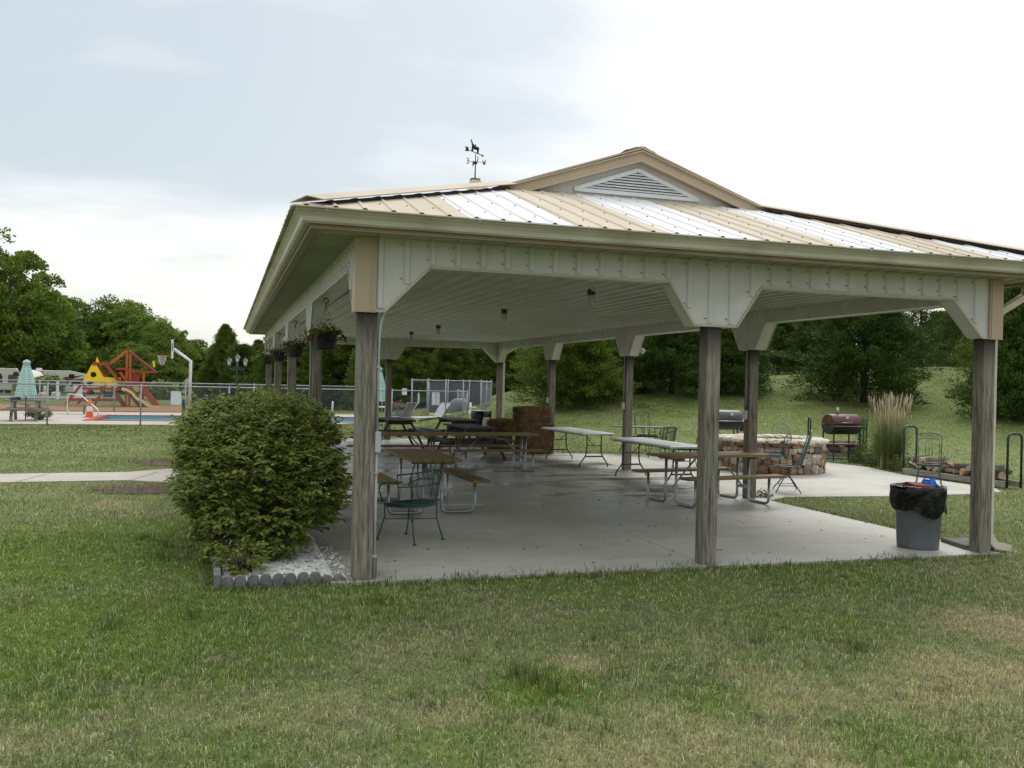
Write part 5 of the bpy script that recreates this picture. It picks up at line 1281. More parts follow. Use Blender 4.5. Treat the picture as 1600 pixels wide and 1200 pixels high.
b = MB(); b.tube([(0, 0, 0), (0, 0, 1.0)], .035, 10); b.build('pipe', 'white_paint', t)
b = MB(); b.lathe([(.0, .50), (.07, .52), (.075, .66), (.05, .70), (.035, .74), (.06, .78), (.06, .86), (.03, .92), (0, .95)], n=14); b.tube([(0, 0, .82), (.22, 0, .82)], .02, 8); b.build('valve', 'white_paint', t)
for px, py, D, lab in ((677, 647, 37.6, 'yellow pump box left of the white lounger back'), (702, 648, 37.2, 'yellow pump box right of the white lounger back')):
    q = AT(px, py, D); b = MB(); b.box(-.14, .14, -.12, .12, 0, .30); b.box(-.11, .11, -.15, -.121, .05, .22); o = b.build('pump_box', 'yellow', None, .02); o.location = (q.x, q.y, 0.12); 
    tag(o, lab, 'pump box', 'yellow boxes at the pump enclosure'); o.location.z = .0; o.scale = (1, 1, 1.5)
def board(px, py, D, w, h, label, m='white_paint', rows=0, cat='sign'):
    q = AT(px, py, D); t = thing('sign_board', label, cat, (q.x, q.y, q.z), -YAW); b = MB(); b.box(-w/2, w/2, -.008, .008, -h/2, h/2); b.build('panel', m, t)
    if rows:
        b = MB()
        for i in range(rows):
            z = h/2 - h*(i + 1)/(rows + 1); ww = w*random.uniform(.5, .8)/2; x = -ww
            while x < ww: l = random.uniform(.02, .05); b.box(x, min(x + l, ww), -.011, -.0085, z - h*.018, z + h*.018); x += l + .015
        b.build('faded_print', 'pvc', t)
    b = MB()
    for sx in (-1, 1):
        for sz_ in (-1, 1): b.box(sx*w*.36 - .012, sx*w*.36 + .012, -.016, -.012, sz_*h*.4 - .012, sz_*h*.4 + .012)
    b.build('bolt', 'pvc', t)
board(632, 612, 36.9, .20, .27, 'small white sign high on the fence left of the brown lounger')
board(654, 622, 36.6, .07, .42, 'narrow white strip sign on the pump enclosure')
board(678, 623, 36.0, .16, .50, 'tall white sign panel, left of a pair on the pump enclosure'); board(684.5, 623, 35.9, .13, .50, 'tall white sign panel, right of a pair on the pump enclosure')
d275 = 33.6; board(275, 622, d275, .38, .50, 'white blank sign board wired to the near pool fence beside the basketball pole')

def lounger(loc, rz, label, fm, cm):
    t = thing('pool_lounger', label, 'lounger', loc, rz, 'loungers at the pool')
    b = MB(); b.tube([(-.28, -.0, .36), (-.28, -1.25, .36), (.28, -1.25, .36), (.28, 0, .36)], .016, 8); b.tube([(-.28, 0, .36), (-.28, .42, .92), (.28, .42, .92), (.28, 0, .36)], .016, 8); b.build('frame', fm, t)
    b = MB()
    for i in range(24): y = -1.2 + i*.05; b.box(-.28, .28, y, y + .036, .355, .365)
    b.build('seat', cm, t)
    b = MB(); dd = Vector((0, .42, .56)).normalized()
    for i in range(13): s_ = .04 + i*.05; b.bar((-.28, s_*.6, .36 + s_*.8), (.28, s_*.6, .36 + s_*.8), .008, .036, tuple(dd))
    b.build('backrest', cm, t)
    for y in (-1.05, -.1):
        b = MB(); b.tube(rounded([(-.27, y, .35), (-.27, y - .22, 0), (.27, y - .22, 0), (.27, y, .35)], .06), .015, 8); b.tube(rounded([(-.25, y - .2, .35), (-.25, y + .1, 0), (.25, y + .1, 0), (.25, y - .2, .35)], .06), .015, 8); b.build('leg_frame', fm, t)
q = AT(683, 655, 36.0); lounger((q.x - .0, q.y, 0), radians(-66), 'white strap pool lounger with raised back beside the pump enclosure', 'white_paint', 'white_paint')
q = AT(632, 655, 35.2); lounger((q.x, q.y, 0), radians(-62), 'brown sling pool lounger with raised back, left of the white one', 'fence_steel', 'brown_mesh')

def umbrella(px, D, ytop, ybot, label, table=None):
    base = col_pos(px, D); zt = AT(px, ytop, D).z; zb = AT(px, ybot, D).z
    t = thing('patio_umbrella', label, 'umbrella', (base.x, base.y, 0), 0, 'closed teal striped umbrellas')
    b = MB(); b.tube([(0, 0, 0), (0, 0, zt - .05)], .02, 8); b.build('pole', 'dark_tube', t)
    n = 48; prof = [(.03, zt), (.11, zt - .05), (.13, zt - .12), (.10, zt - .14), (.13, zt - .3), (.22, (zt + zb)/2), (.30, zb + .12), (.33, zb)]; vs = []
    for k, (r, z) in enumerate(prof):
        for j in range(n):
            a = 2*pi*j/n; f = 1 + .17*sin(8*a)*min(1, k/4); vs.append((r*f*cos(a), r*f*sin(a), z - (.05*abs(sin(4*a)) if k == len(prof) - 1 else 0)))
    b = MB(); b.add(vs, [(i*n + j, i*n + (j+1) % n, (i+1)*n + (j+1) % n, (i+1)*n + j) for i in range(len(prof)-1) for j in range(n)], True); b.build('canopy', 'umbrella', t)
    return base
bs = umbrella(41, 33.6, 562, 617, 'closed teal and white striped umbrella rising from the grey picnic table at far left')
tt = aframe_table((bs.x, bs.y, 0), radians(4), 'grey weathered timber picnic table under the closed umbrella inside the pool fence', 'grey_plank', 1.4, 'timber picnic table by the pool')
q = bs; b = MB(); b.lathe([(0, 0), (.17, 0), (.19, .05), (.15, .10), (0, .10)], n=20); o = b.build('cushion', 'dark_teal'); o.location = (bs.x - .33, bs.y - .1, .76); tag(o, 'dark teal cushion lying on the grey picnic table at far left', 'cushion')
bs2 = umbrella(592, 36.5, 573, 626, 'closed teal and white striped umbrella seen just right of the left front post')
t = thing('patio_table', 'small round white table under the umbrella beyond the left front post', 'table', (bs2.x, bs2.y, 0)); b = MB(); b.lathe([(.03, .68), (.55, .68), (.55, .71), (.03, .71)], n=28); b.build('table_top', 'white_paint', t)
for a in (.5, 2.07, 3.64, 5.2):
    b = MB(); b.tube([(.4*cos(a), .4*sin(a), .68), (.48*cos(a), .48*sin(a), 0)], .018, 6); b.build('leg', 'white_paint', t)
q = AT(627, 645, 40); t = thing('flower_pot', 'dark pot of pink flowers behind the brown lounger', 'flower pot', (q.x, q.y, 0)); b = MB(); b.lathe([(0, 0), (.24, 0), (.32, .48), (0, .48)], n=20); b.build('pot', 'can_grey', t)
rg = np.random.default_rng(2); n = 500; C_ = rg.normal(0, .17, (n, 3)); C_[:, 2] = np.abs(C_[:, 2])*.8 + .5; C_[:, 0] *= 1.4; U = rg.normal(0, 1, (n, 3)); U /= np.linalg.norm(U, axis=1)[:, None]; Vv = np.cross(U, rg.normal(0, 1, (n, 3))); Vv /= np.linalg.norm(Vv, axis=1)[:, None]
fast('foliage', leaf_cloud(C_, U, Vv, np.cross(Vv, U), np.full(n, .07), np.full(n, .05)), 4, 'weed', t, rnd=rg.random(n)*.8); C3 = C_[:160] + np.array([0, 0, .05]); fast('flowers', leaf_cloud(C3, U[:160], Vv[:160], np.cross(Vv, U)[:160], np.full(160, .06), np.full(160, .06)), 4, 'flower_pink', t)

# pool furniture on the left
q = G(146, 650); t = thing('traffic_cone', 'orange traffic cone with white band standing on the pool deck', 'traffic cone', (q.x, q.y - 1.2, 0))
b = MB(); b.box(-.20, .20, -.20, .20, 0, .03); b.build('base', 'cone_orange', t); b = MB(); b.lathe([(.15, .03), (.118, .24), (.085, .46), (.035, .74), (0, .745)], n=20); b.cur = 1; b.lathe([(.121, .24), (.088, .45)], n=20); b.build('cone', ['cone_orange', 'white_paint'], t)
q0 = G(105, 648); q1 = G(153, 652); t = thing('pool_handrail', 'white sloping metal handrail at the pool steps', 'handrail', (q0.x, q0.y, 0)); e = q1 - q0
b = MB(); b.tube(rounded([(0, 0, 0), (0, 0, .88), (e.x*.42, e.y*.42, .88), (e.x, e.y, .32), (e.x, e.y, -.2)], .12), .022, 8); b.tube([(.12*0, .3, 0), (0, .3, .2)], .02, 6); b.build('rail', 'white_paint', t)
q = G(283, 662.5, 0); t = thing('pool_lift', 'dark teal box with upright column, covered pool lift beside the near fence', 'pool lift', (q.x, q.y + .45, 0))
b = MB(); b.box(-.21, .21, -.18, .18, 0, .27); b.build('base', 'dark_teal', t, .03); b = MB(); b.box(.0, .10, -.06, .06, .27, .84); b.tube([(.05, 0, .84), (.05, 0, .9)], .045, 10); b.build('column', 'dark_teal', t, .015)
q = G(283, 656); 
for px, lab in ((500, 'pair of white pool ladder rails behind the left side posts'),):
    q = AT(px, 640, 39); t = thing('pool_ladder', lab, 'pool ladder', (q.x, q.y, 0)); b = MB()
    for s_ in (0, .5): b.tube(rounded([(s_, 0, 0), (s_, 0, .8), (s_, -.4, .8), (s_, -.5, -.2)], .2), .02, 8)
    b.build('rail', 'white_paint', t)
b = MB(); q = AT(88, 645, 39.5); b.box(-1.4, 1.4, -.15, .15, .36, .41); b.bar((-1.1, 0, .36), (-1.1, 0, 0), .05, .25); b.bar((1.1, 0, .36), (1.1, 0, 0), .05, .25); o = b.build('low_bench', 'grey_plank'); o.location = (q.x, q.y, 0); tag(o, 'long low grey bench on the far side of the pool deck', 'bench')

# lamp post with three lanterns
q = col_pos(370, 41); zt = AT(370, 552, 41).z; t = thing('lamp_post', 'dark blue green lamp post with three lanterns rising behind the big bush', 'lamp post', (q.x, q.y, 0), -YAW)
b = MB(); b.lathe([(.12, 0), (.12, .15), (.07, .35), (.05, .8), (.045, zt - .72), (.075, zt - .68), (.05, zt - .60), (.04, zt - .42), (0, zt - .42)], n=14); b.build('pole', 'lamp_iron', t)
for s_ in (-1, 1): b = MB(); b.tube([(0, 0, zt - .70), (s_*.18, 0, zt - .74), (s_*.34, 0, zt - .68), (s_*.36, 0, zt - .58)], .022, 8); b.tube([(s_*.05, 0, zt - .62), (s_*.16, 0, zt - .62), (s_*.22, 0, zt - .72)], .012, 6); b.build('arm', 'lamp_iron', t)
for x, z0 in ((-.36, zt - .58), (.36, zt - .58), (0, zt - .42)):
    b = MB(); b.lathe([(0, z0), (.04, z0), (.07, z0 + .03), (.0, z0 + .035)], (x, 0, 0), 10); b.cur = 1; b.lathe([(.062, z0 + .036), (.105, z0 + .25)], (x, 0, 0), 6, False); b.cur = 0
    for k in range(6): a = 2*pi*k/6; b.tube([(x + .064*cos(a), .064*sin(a), z0 + .03), (x + .108*cos(a), .108*sin(a), z0 + .25)], .007, 4)
    b.lathe([(.14, z0 + .25), (.10, z0 + .29), (.045, z0 + .36), (.02, z0 + .39), (.022, z0 + .41), (0, z0 + .44)], (x, 0, 0), 12); b.build('lantern', ['lamp_iron', 'lamp_glass'], t)

# basketball goal
D = 47.; q = col_pos(297, D); k = D/FPX; t = thing('basketball_goal', 'white basketball pole with the backboard seen edge on and a hanging net', 'basketball goal', (q.x, q.y, 0), -(YAW + math.atan((275 - 800)/FPX))); z = lambda py: AT(290, py, D).z
b = MB(); b.tube([(0, 0, 0), (0, 0, z(564)), (-25*k, 0, z(546))], .085, 12); b.build('pole', 'white_paint', t)
b = MB(); b.box(-28.5*k, -25.5*k, -.85, .85, z(561), z(532)); b.cur = 1; b.box(-27.5*k, -26.5*k, -.86, -.851, z(550), z(538)); b.build('backboard', ['white_paint', 'closure'], t)
b = MB(); rc = (-41.5*k, 0); zr = z(557); b.tube([(rc[0] + .23*cos(a), .23*sin(a), zr) for a in np.linspace(0, 2*pi, 20, endpoint=False)], .012, 6, closed=True); b.tube([(-28*k, 0, zr), (rc[0] + .23, 0, zr)], .02, 6); b.build('rim', 'cone_orange', t)
b = MB()
for i in range(12):
    for s_ in (1, -1):
        pts = []
        for j in range(6): a = 2*pi*(i + s_*j*.5)/12; r = .225 - .028*j; pts.append((rc[0] + r*cos(a), r*sin(a), zr - .095*j))
        b.tube(pts, .010, 4)
b.build('net', 'white_paint', t)

# playground set, drawn in a plane and given real depth
D = 50.; o0 = col_pos(177, D); k = D/FPX
t = thing('play_set', 'red stained wooden climbing frame with yellow panels, roof rafters and a cream slide', 'play set', (o0.x, o0.y, 0), -(YAW + math.atan((177 - 800)/FPX)))
def pp(px, py, y=0): return Vector(((px - 177)*k, y, max(0, AT(177, py, D).z)))
def beams(name, lst, w, m, depth=(0,)):
    b = MB()
    for dy in depth:
        for (a, c) in lst: b.bar(pp(*a, dy), pp(*c, dy), w, w*1.2, (0, 1, 0))
    return b.build(name, m, t)
for bm_ in [((133, 599), (109, 641)), ((146, 606), (125, 641)), ((176, 610), (192, 641)), ((167, 600), (150, 641))]:
    for dy_ in (0, 1.5): beams('frame_leg', [bm_], .11, 'cedar_red', (dy_,))
for a, c, w, m, ds in (((118, 625.5), (184, 625.5), .13, 'cedar_red', (0, 1.5)), ((133, 608), (205, 608), .12, 'cedar_red', (0, 1.5)), ((147, 569), (173, 569), .16, 'cedar_red', (0,)), ((196, 580), (239, 580), .12, 'cedar_red', (0, 1.4)), ((180, 576), (200, 576), .12, 'cedar_red', (0, 1.4)), ((196, 600), (232, 601), .14, 'cedar_red', (0, 1.4)),
                       ((165, 569), (216, 640), .16, 'cedar_red', (-.1,)), ((186, 581), (222, 640), .17, 'cedar_red', (-.2,)), ((152, 569), (196, 640), .13, 'cedar_red', (.1,)), ((216, 600), (242, 636), .30, 'cedar_red', (-.1, .8))):
    beams('beam', [(a, c)], w, m, ds)
beams('corner_post', [((196, 547), (196, 641)), ((201, 549), (201, 641)), ((221, 580), (221, 641))], .10, 'cedar_orange', (0, 1.4))
beams('rafter', [((196, 547), (171, 569))], .13, 'cedar_orange', (0, 1.4)); beams('rafter', [((198, 547), (240, 581))], .13, 'cedar_red', (0, 1.4))
b = MB(); b.poly([pp(198.5, 545.8, -.1), pp(241, 580.5, -.1), pp(241, 580.5, 1.5), pp(198.5, 545.8, 1.5)], (0, 0, .03)); b.build('roof_sheet', 'fence_steel', t)
b = MB()
for yy in (0, 1.4):
    b = MB()
    for i in range(9): x = 198 + i*2; b.bar(pp(x, 581, yy), pp(x, 598, yy), .045, .03, (0, 1, 0))
    b.bar(pp(197, 582, yy), pp(215, 582, yy), .05, .03, (0, 1, 0)); b.bar(pp(197, 597, yy), pp(215, 597, yy), .05, .03, (0, 1, 0)); b.build('railing', 'cedar_red', t)
b = MB(); b.box(pp(186, 0).x, pp(222, 0).x, 0, 1.4, pp(0, 603).z, pp(0, 600.5).z); b.build('deck', 'cedar_red', t)
b = MB(); c0 = pp(148.5, 586, -.06); hole = [(c0.x + 4.3*k*cos(a), c0.z + 4.3*k*sin(a)) for a in np.linspace(pi/2, pi/2 + 2*pi, 25)]
out = [pp(146, 570), pp(133.5, 597), pp(148.5, 597), pp(167.5, 597), pp(152, 570), pp(149, 570)]
rim = []                                               # panel with a round window: strips between hole and outline
def hit(a):
    d = Vector((cos(a), 0, sin(a))); best = None
    o = [Vector((q.x, 0, q.z)) for q in (pp(146, 570), pp(133.5, 597), pp(167.5, 597), pp(152, 570))]; c = Vector((c0.x, 0, c0.z))
    for i in range(4):
        p, q = o[i], o[(i+1) % 4]; e = q - p; den = d.x*e.z - d.z*e.x
        if abs(den) < 1e-9: continue
        s_ = ((p.x - c.x)*e.z - (p.z - c.z)*e.x)/den; u_ = ((p.x - c.x)*d.z - (p.z - c.z)*d.x)/den
        if s_ > 0 and -1e-6 <= u_ <= 1 + 1e-6 and (best is None or s_ < best): best = s_
    return c + d*(best or .3)
N_ = 48
for i in range(N_):
    a0, a1 = 2*pi*i/N_, 2*pi*(i+1)/N_; h0 = hit(a0); h1 = hit(a1); r = 4.3*k
    q = [Vector((c0.x + r*cos(a0), -.06, c0.z + r*sin(a0))), Vector((h0.x, -.06, h0.z)), Vector((h1.x, -.06, h1.z)), Vector((c0.x + r*cos(a1), -.06, c0.z + r*sin(a1)))]
    b.poly(q, (0, .03, 0))
b.poly([pp(150, 589.5, -.02), pp(188, 589.5, -.02), pp(188, 604, -.02), pp(150, 604, -.02)], (0, .03, 0)); b.poly([pp(153, 558, 0), pp(157, 567, 0), pp(151, 567, 0)], (0, .05, 0))
b.build('yellow_panel', 'yellow', t)
b = MB(); pr = [(189, 607), (196, 608), (204, 613), (210, 621), (217, 624), (225, 630), (232, 637), (240, 640), (245, 639.5)]
for (a, c) in zip(pr, pr[1:]):
    b.bar(pp(*a, -.55), pp(*c, -.55), .05, .14, (0, 0, 1)); b.bar(pp(*a, -1.0), pp(*c, -1.0), .05, .14, (0, 0, 1)); b.bar(pp(*a, -.775) - Vector((0, 0, .04)), pp(*c, -.775) - Vector((0, 0, .04)), .45, .03, (0, 0, 1))
b.build('slide', 'cream_slide', t)
b = MB(); b.box(pp(163, 0).x, pp(176, 0).x, .6, .9, pp(0, 621).z, pp(0, 617).z); b.tube([pp(165, 619, .75), pp(165, 608, .75)], .01, 4); b.tube([pp(174, 619, .75), pp(174, 608, .75)], .01, 4); b.build('swing_seat', 'blue_plastic', t)
b = MB(); b.bar(pp(235, 562, .3), pp(236.5, 572, .3), .10, .14, (0, 1, 0)); b.build('toy_handle', 'yellow', t)
b = MB(); b.poly([(x, y, -.2) for x, y in ((-14.5, 39.2), (-1.2, 38.9), (-1.5, 47.5), (-14, 48))], (0, 0, .195)); struct(b.build('play_mulch', 'play_mulch'))
b = MB(); a = col_pos(-260, 60); c = col_pos(150, 66); b.bar((a.x, a.y - 1, -.03), (c.x, c.y, -.03), 6, .1); struct(b.build('road', 'asphalt'))

# trailers, small things along the road
def trailer(px, D, rz, label, L=7.2, H=3.0, sc=1.):
    q = col_pos(px, D); t = thing('camper_trailer', label, 'camper', (q.x, q.y, q.z), rz, 'campers parked beyond the road')
    b = MB(); w = 1.2; o = [(-L/2, .55), (-L/2 + .1, H), (L/2 - 1.2, H), (L/2 + .4, H - .35), (L/2 + 1.0, 1.75), (L/2 + .3, 1.45), (L/2 - 1.5, 1.4), (L/2 - 1.6, .55)]
    b.poly([(x, -w, z) for x, z in o], (0, 2*w, 0)); b.build('body', 'rv_white', t, .06)
    b = MB(); b.poly([(-L/2 + .2, -w - .012, 1.1), (L/2 - 1.7, -w - .012, 1.25), (L/2 + .5, -w - .012, 1.95), (L/2 + .4, -w - .012, 2.15), (-L/2 + .2, -w - .012, 1.3)], (0, .01, 0)); b.poly([(-L/2 + .2, -w - .012, 1.55), (L/2 - 1.7, -w - .012, 1.75), (L/2 + .2, -w - .012, 2.5), (-L/2 + .2, -w - .012, 1.65)], (0, .01, 0)); b.build('side_stripe', 'rv_brown', t)
    for x0, x1, z0, z1 in ((-L/2 + .8, -L/2 + 1.8, 1.75, 2.35), (0, .8, 1.85, 2.4), (L/2 - 1.4, L/2 - .8, 2.15, 2.6)):
        b = MB(); b.box(x0, x1, -w - .03, -w - .012, z0, z1); b.build('window', 'glass_dark', t, .02)
    b = MB(); b.box(.95, 1.6, -w - .03, -w - .012, .7, 2.5); b.build('door', 'rv_white', t, .02)
    b = MB(); b.bar((-1.8, -w, 2.85), (-1.8, -w - 1.7, 2.35), 2.4, .04, (0, 0, 1)); b.build('awning', 'dark_fabric', t)
    for x in (-.9, 0.1):
        for s_ in (-1, 1):
            b = MB(); b.tube([(x, s_*w*.98, .36), (x, s_*w*.8, .36)], .36, 18); b.build('wheel', 'tyre', t)
    b = MB(); b.box(-1.2, -.6, -.4, .4, H, H + .25); b.build('roof_vent', 'white_paint', t)
trailer(74, 108, radians(12), 'white and brown camper with dark awning beyond the road, right of the striped umbrella')
trailer(2, 104, radians(-22), 'white and tan camper trailer beyond the road at the far left edge')
q = col_pos(116, 104); t = thing('parked_pickup', 'white pickup truck parked at the right end of the camper by the road', 'pickup truck', (q.x, q.y, q.z), radians(8))
b = MB(); b.poly([(-2.6, -.9, .45), (-2.6, -.9, 1.05), (-.7, -.9, 1.1), (-.4, -.9, 1.75), (.9, -.9, 1.75), (1.5, -.9, 1.12), (2.6, -.9, .98), (2.7, -.9, .45)], (0, 1.8, 0)); b.build('body', 'rv_white', t, .06)
b = MB(); b.poly([(-.45, -.92, 1.15), (-.25, -.92, 1.65), (.8, -.92, 1.65), (1.3, -.92, 1.15)], (0, 1.84, 0)); b.build('window', 'glass_dark', t)
for x in (-1.7, 1.7):
    for s_ in (-1, 1): b = MB(); b.tube([(x, s_*.92, .38), (x, s_*.7, .38)], .38, 16); b.build('wheel', 'tyre', t)
def bush_small(px, D, r, h, label, seed, m='bush_leaf'):
    q = col_pos(px, D); s = shrub(q.x, q.y, r, r, h, label, 420, seed, .8, m=m, leaf=.14*h, per=7); s.location.z = q.z; return s
bush_small(76, 72, 1.0, 1.5, 'round dark green bush by the road under the white camper', 31); bush_small(64, 71, .8, 1.2, 'smaller green bush left of the round one by the road', 32)
bush_small(252, 66, .9, 1.3, 'small dark green bush on the far lawn behind the basketball goal', 33); bush_small(312, 60, .6, 1.6, 'young dark evergreen bush right of the basketball pole', 34, 'cedar_dark')
q = G(52, 661); bush_small(62, 34.4, .36, .42, 'low leafy plant beside the foot of the grey picnic table at the pool', 35)
for px, py, D, s_, lab in ((68, 618, 66, .30, 'white rock with an upright stone by the road'), (88, 617, 67, .28, 'white rock by the road beside the white post')):
    q = col_pos(px, D); b = MB(); rg = random.Random(px); b.rock((0, 0, .15), s_, s_*.7, .22, .4, .2, rg); 
    if px == 68: b.rock((.1, 0, .5), .10, .09, .3, .2, .2, rg)
    o = b.build('garden_rock', 'cap_stone'); o.location = q; tag(o, lab, 'rock', 'white rocks along the road')
for px, w, lab in ((90, .16, 'thin white post standing by the road'), (122, .55, 'broad pale sign post by the road left of the climbing frame')):
    q = col_pos(px, 62); b = MB(); b.box(-w/2, w/2, -.06, .06, 0, 1.0 + (.15 if w < .3 else .0)); b.box(-w/2 - .02, w/2 + .02, -.08, .08, 1.0 + (.15 if w < .3 else 0), 1.05 + (.15 if w < .3 else 0)); o = b.build('marker_post', 'white_paint'); o.location = q; tag(o, lab, 'post')

# ------------------------------------------------------------------ trees
def cedar_proto(seed, H=6., R=2.1, n=460, m='cedar_leaf', pexp=.75, per=190, q0=.125):
    rg = np.random.default_rng(seed); t = bpy.data.objects.new('cedar_tree', None); COL.objects.link(t); t.empty_display_size = .3
    tt = rg.random(n)**1.15*.97 + .01; az = rg.uniform(0, 2*pi, n); lob = 1 + .22*np.sin(az*3 + tt*7 + seed) + .12*np.sin(az*5 - tt*11)
    prof = np.where(tt < .08, .88 + tt*1.5, (1 - tt)**pexp*1.08); L = R*np.clip(prof, .03, 1)*lob*rg.uniform(.72, 1.12, n) + .08
    el = rg.uniform(.05, .55, n) + tt*.45; z0 = tt*H*.93
    C_ = []; U = []; rn = []
    dirs = np.column_stack([np.cos(az)*np.cos(el), np.sin(az)*np.cos(el), np.sin(el)])
    for j in range(per):
        s = .22 + .80*rg.random(n)**.65; sc = (.30*(1.12 - s) + .06)[:, None]*np.minimum(1, L*.9)[:, None]
        off = rg.normal(0, 1, (n, 3))*sc*np.array([1, 1, .75])
        P_ = np.column_stack([0*s, 0*s, z0]) + dirs*(L*s)[:, None] + np.column_stack([0*s, 0*s, -.16*L*s*s]) + off
        u = dirs*.8 + off/np.maximum(sc, .01)*.35 + rg.normal(0, .3, (n, 3)); u[:, 2] += .25; u /= np.linalg.norm(u, axis=1)[:, None]
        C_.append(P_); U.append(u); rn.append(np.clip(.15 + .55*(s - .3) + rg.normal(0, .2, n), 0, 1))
    C_ = np.vstack(C_); U = np.vstack(U); rn = np.concatenate(rn); n2 = len(C_); ok = C_[:, 2] > .05; C_, U, rn = C_[ok], U[ok], rn[ok]; n2 = len(C_)
    Vv = np.cross(U, rg.normal(0, 1, (n2, 3))); Vv /= np.linalg.norm(Vv, axis=1)[:, None]; l = rg.uniform(.6, 1.3, n2)[:, None]*q0; w = l*.34
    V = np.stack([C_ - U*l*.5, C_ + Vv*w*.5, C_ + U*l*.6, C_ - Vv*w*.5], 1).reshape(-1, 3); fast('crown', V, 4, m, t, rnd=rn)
    b = MB(); b.tube([(0, 0, -.3), (0, 0, H*.3), (.02, .03, H*.65), (0, 0, H*.95)], [.16, .12, .07, .015], 8)
    for i in range(36): b.tube([(0, 0, z0[i]), tuple(np.array([0, 0, z0[i]]) + dirs[i]*L[i]*.85 + np.array([0, 0, -.1*L[i]]))], [.035, .008], 5, cap=False)
    b.build('trunk', 'bark', t); return t
def decid_proto(seed, H=8., R=3.2, ncl=230, per=200, q0=.18, tall=1.):
    rg = np.random.default_rng(seed); t = bpy.data.objects.new('leafy_tree', None); COL.objects.link(t); t.empty_display_size = .3
    d = rg.normal(0, 1, (ncl, 3)); d /= np.linalg.norm(d, axis=1)[:, None]; rad = rg.uniform(.25, .95, ncl)**.5
    lob = 1 + .16*np.sin(np.arctan2(d[:, 1], d[:, 0])*3 + seed) + .1*np.sin(d[:, 2]*6 + seed*2)
    d[:, 2] = np.where(d[:, 2] < -.6, -.6, d[:, 2]); cc = d*rad[:, None]*lob[:, None]*np.array([R, R, H*.42]); cc[:, 2] += H*.54; cs = rg.uniform(.13, .25, ncl)*R; cb = rg.random(ncl)
    C_ = []; rn = []; U = []
    for j in range(ncl):
        v = rg.normal(0, 1, (per, 3)); v /= np.linalg.norm(v, axis=1)[:, None]; v[:, 2] = np.where(v[:, 2] < -.3, -v[:, 2]*.6, v[:, 2])
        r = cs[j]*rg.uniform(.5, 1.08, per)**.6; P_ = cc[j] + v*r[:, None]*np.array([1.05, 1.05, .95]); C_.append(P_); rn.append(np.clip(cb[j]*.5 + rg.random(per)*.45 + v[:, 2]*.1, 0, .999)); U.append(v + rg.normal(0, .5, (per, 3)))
    C_ = np.vstack(C_); U = np.vstack(U); rn = np.concatenate(rn); U /= np.linalg.norm(U, axis=1)[:, None]; n2 = len(C_); ok = C_[:, 2] > H*.2; C_, U, rn = C_[ok], U[ok], rn[ok]; n2 = len(C_)
    Vv = np.cross(U, rg.normal(0, 1, (n2, 3))); Vv /= np.linalg.norm(Vv, axis=1)[:, None]; l = rg.uniform(.6, 1.3, n2)[:, None]*q0; w = l*.62
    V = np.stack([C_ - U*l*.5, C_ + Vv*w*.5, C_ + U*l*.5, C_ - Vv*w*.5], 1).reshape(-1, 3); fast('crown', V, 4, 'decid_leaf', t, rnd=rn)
    b = MB(); b.tube([(0, 0, -.4), (0, 0, H*.12), (.05, 0, H*.3), (0, .05, H*.6), (0, 0, H*.85)], [.24, .18, .14, .08, .02], 9)
    for i in range(26): z = H*rg.uniform(.15, .5); b.tube([(0, 0, z), tuple(cc[i]*.5 + np.array([0, 0, z*.5])), tuple(cc[i])], [.08, .05, .012], 6, cap=False)
    b.build('trunk', 'bark', t); return t
ced = [cedar_proto(1), cedar_proto(2, R=2.5, pexp=.55), cedar_proto(3, R=1.9, pexp=.9)]; cdk = [cedar_proto(4, R=2.5, pexp=.55, m='cedar_dark'), cedar_proto(5, R=2.1, m='cedar_dark')]
loose = cedar_proto(6, R=2.0, n=120, pexp=.8, m='cedar_dark', per=150); dec = [decid_proto(1), decid_proto(2, R=2.9), decid_proto(3, R=3.6)]
used = set()
def tree(proto, px, D, ytop, label, wid=1., group=None, rot=None):
    H = {'c': 6., 'd': 8.}['c' if 'cedar' in proto.name else 'd']; base = col_pos(px, D); top = AT(px, ytop, D).z; s = (top - base.z)/H; cat = 'cedar tree' if 'cedar' in proto.name else 'tree'
    rz = random.uniform(0, 6.28) if rot is None else rot; sc = (s*wid, s*wid, s); loc = (base.x, base.y, base.z - .05)
    if proto.name in used: r = dup(proto, loc, rz, label, sc)
    else: used.add(proto.name); r = proto; r.location = loc; r.rotation_euler = (0, 0, rz); r.scale = sc
    tag(r, label, cat, group or ('cedars and trees around the campground'))
# left, broad leaved
for p, px, D, yt, w, lab in ((0, -14, 75, 372, .95, 'tallest broad leaved tree, at the left edge of the view'), (1, 36, 92, 425, 1.1, 'broad leaved tree just right of the tallest one at the left'), (2, 78, 150, 492, 1.2, 'lower leafy tree rising behind the campers'),
        (1, 118, 150, 486, 1.2, 'leafy tree above the left end of the climbing frame'), (0, 160, 145, 478, 1.2, 'leafy tree behind the yellow panels'), (2, 188, 150, 466, 1.15, 'highest of the round leafy trees behind the climbing frame'), (1, 222, 140, 480, 1.1, 'leafy tree behind the play set roof'),
        (0, 252, 135, 505, 1.0, 'leafy tree above the basketball net'), (2, 282, 150, 528, 1.2, 'low leafy tree behind the basketball pole'), (1, 312, 145, 530, 1.2, 'low leafy tree right of the basketball pole'), (0, 10, 160, 520, 1.3, 'leafy tree behind the left camper'), (2, 60, 158, 530, 1.2, 'low dark leafy tree behind the camper awning'),
        (1, 140, 135, 540, 1.3, 'low leafy tree whose crown hangs behind the yellow triangle'), (0, 205, 122, 540, 1.3, 'low leafy tree directly behind the play set'), (2, 255, 112, 560, 1.2, 'low leafy tree behind the basketball goal')):
    tree(dec[p], px, D, yt, lab, w)
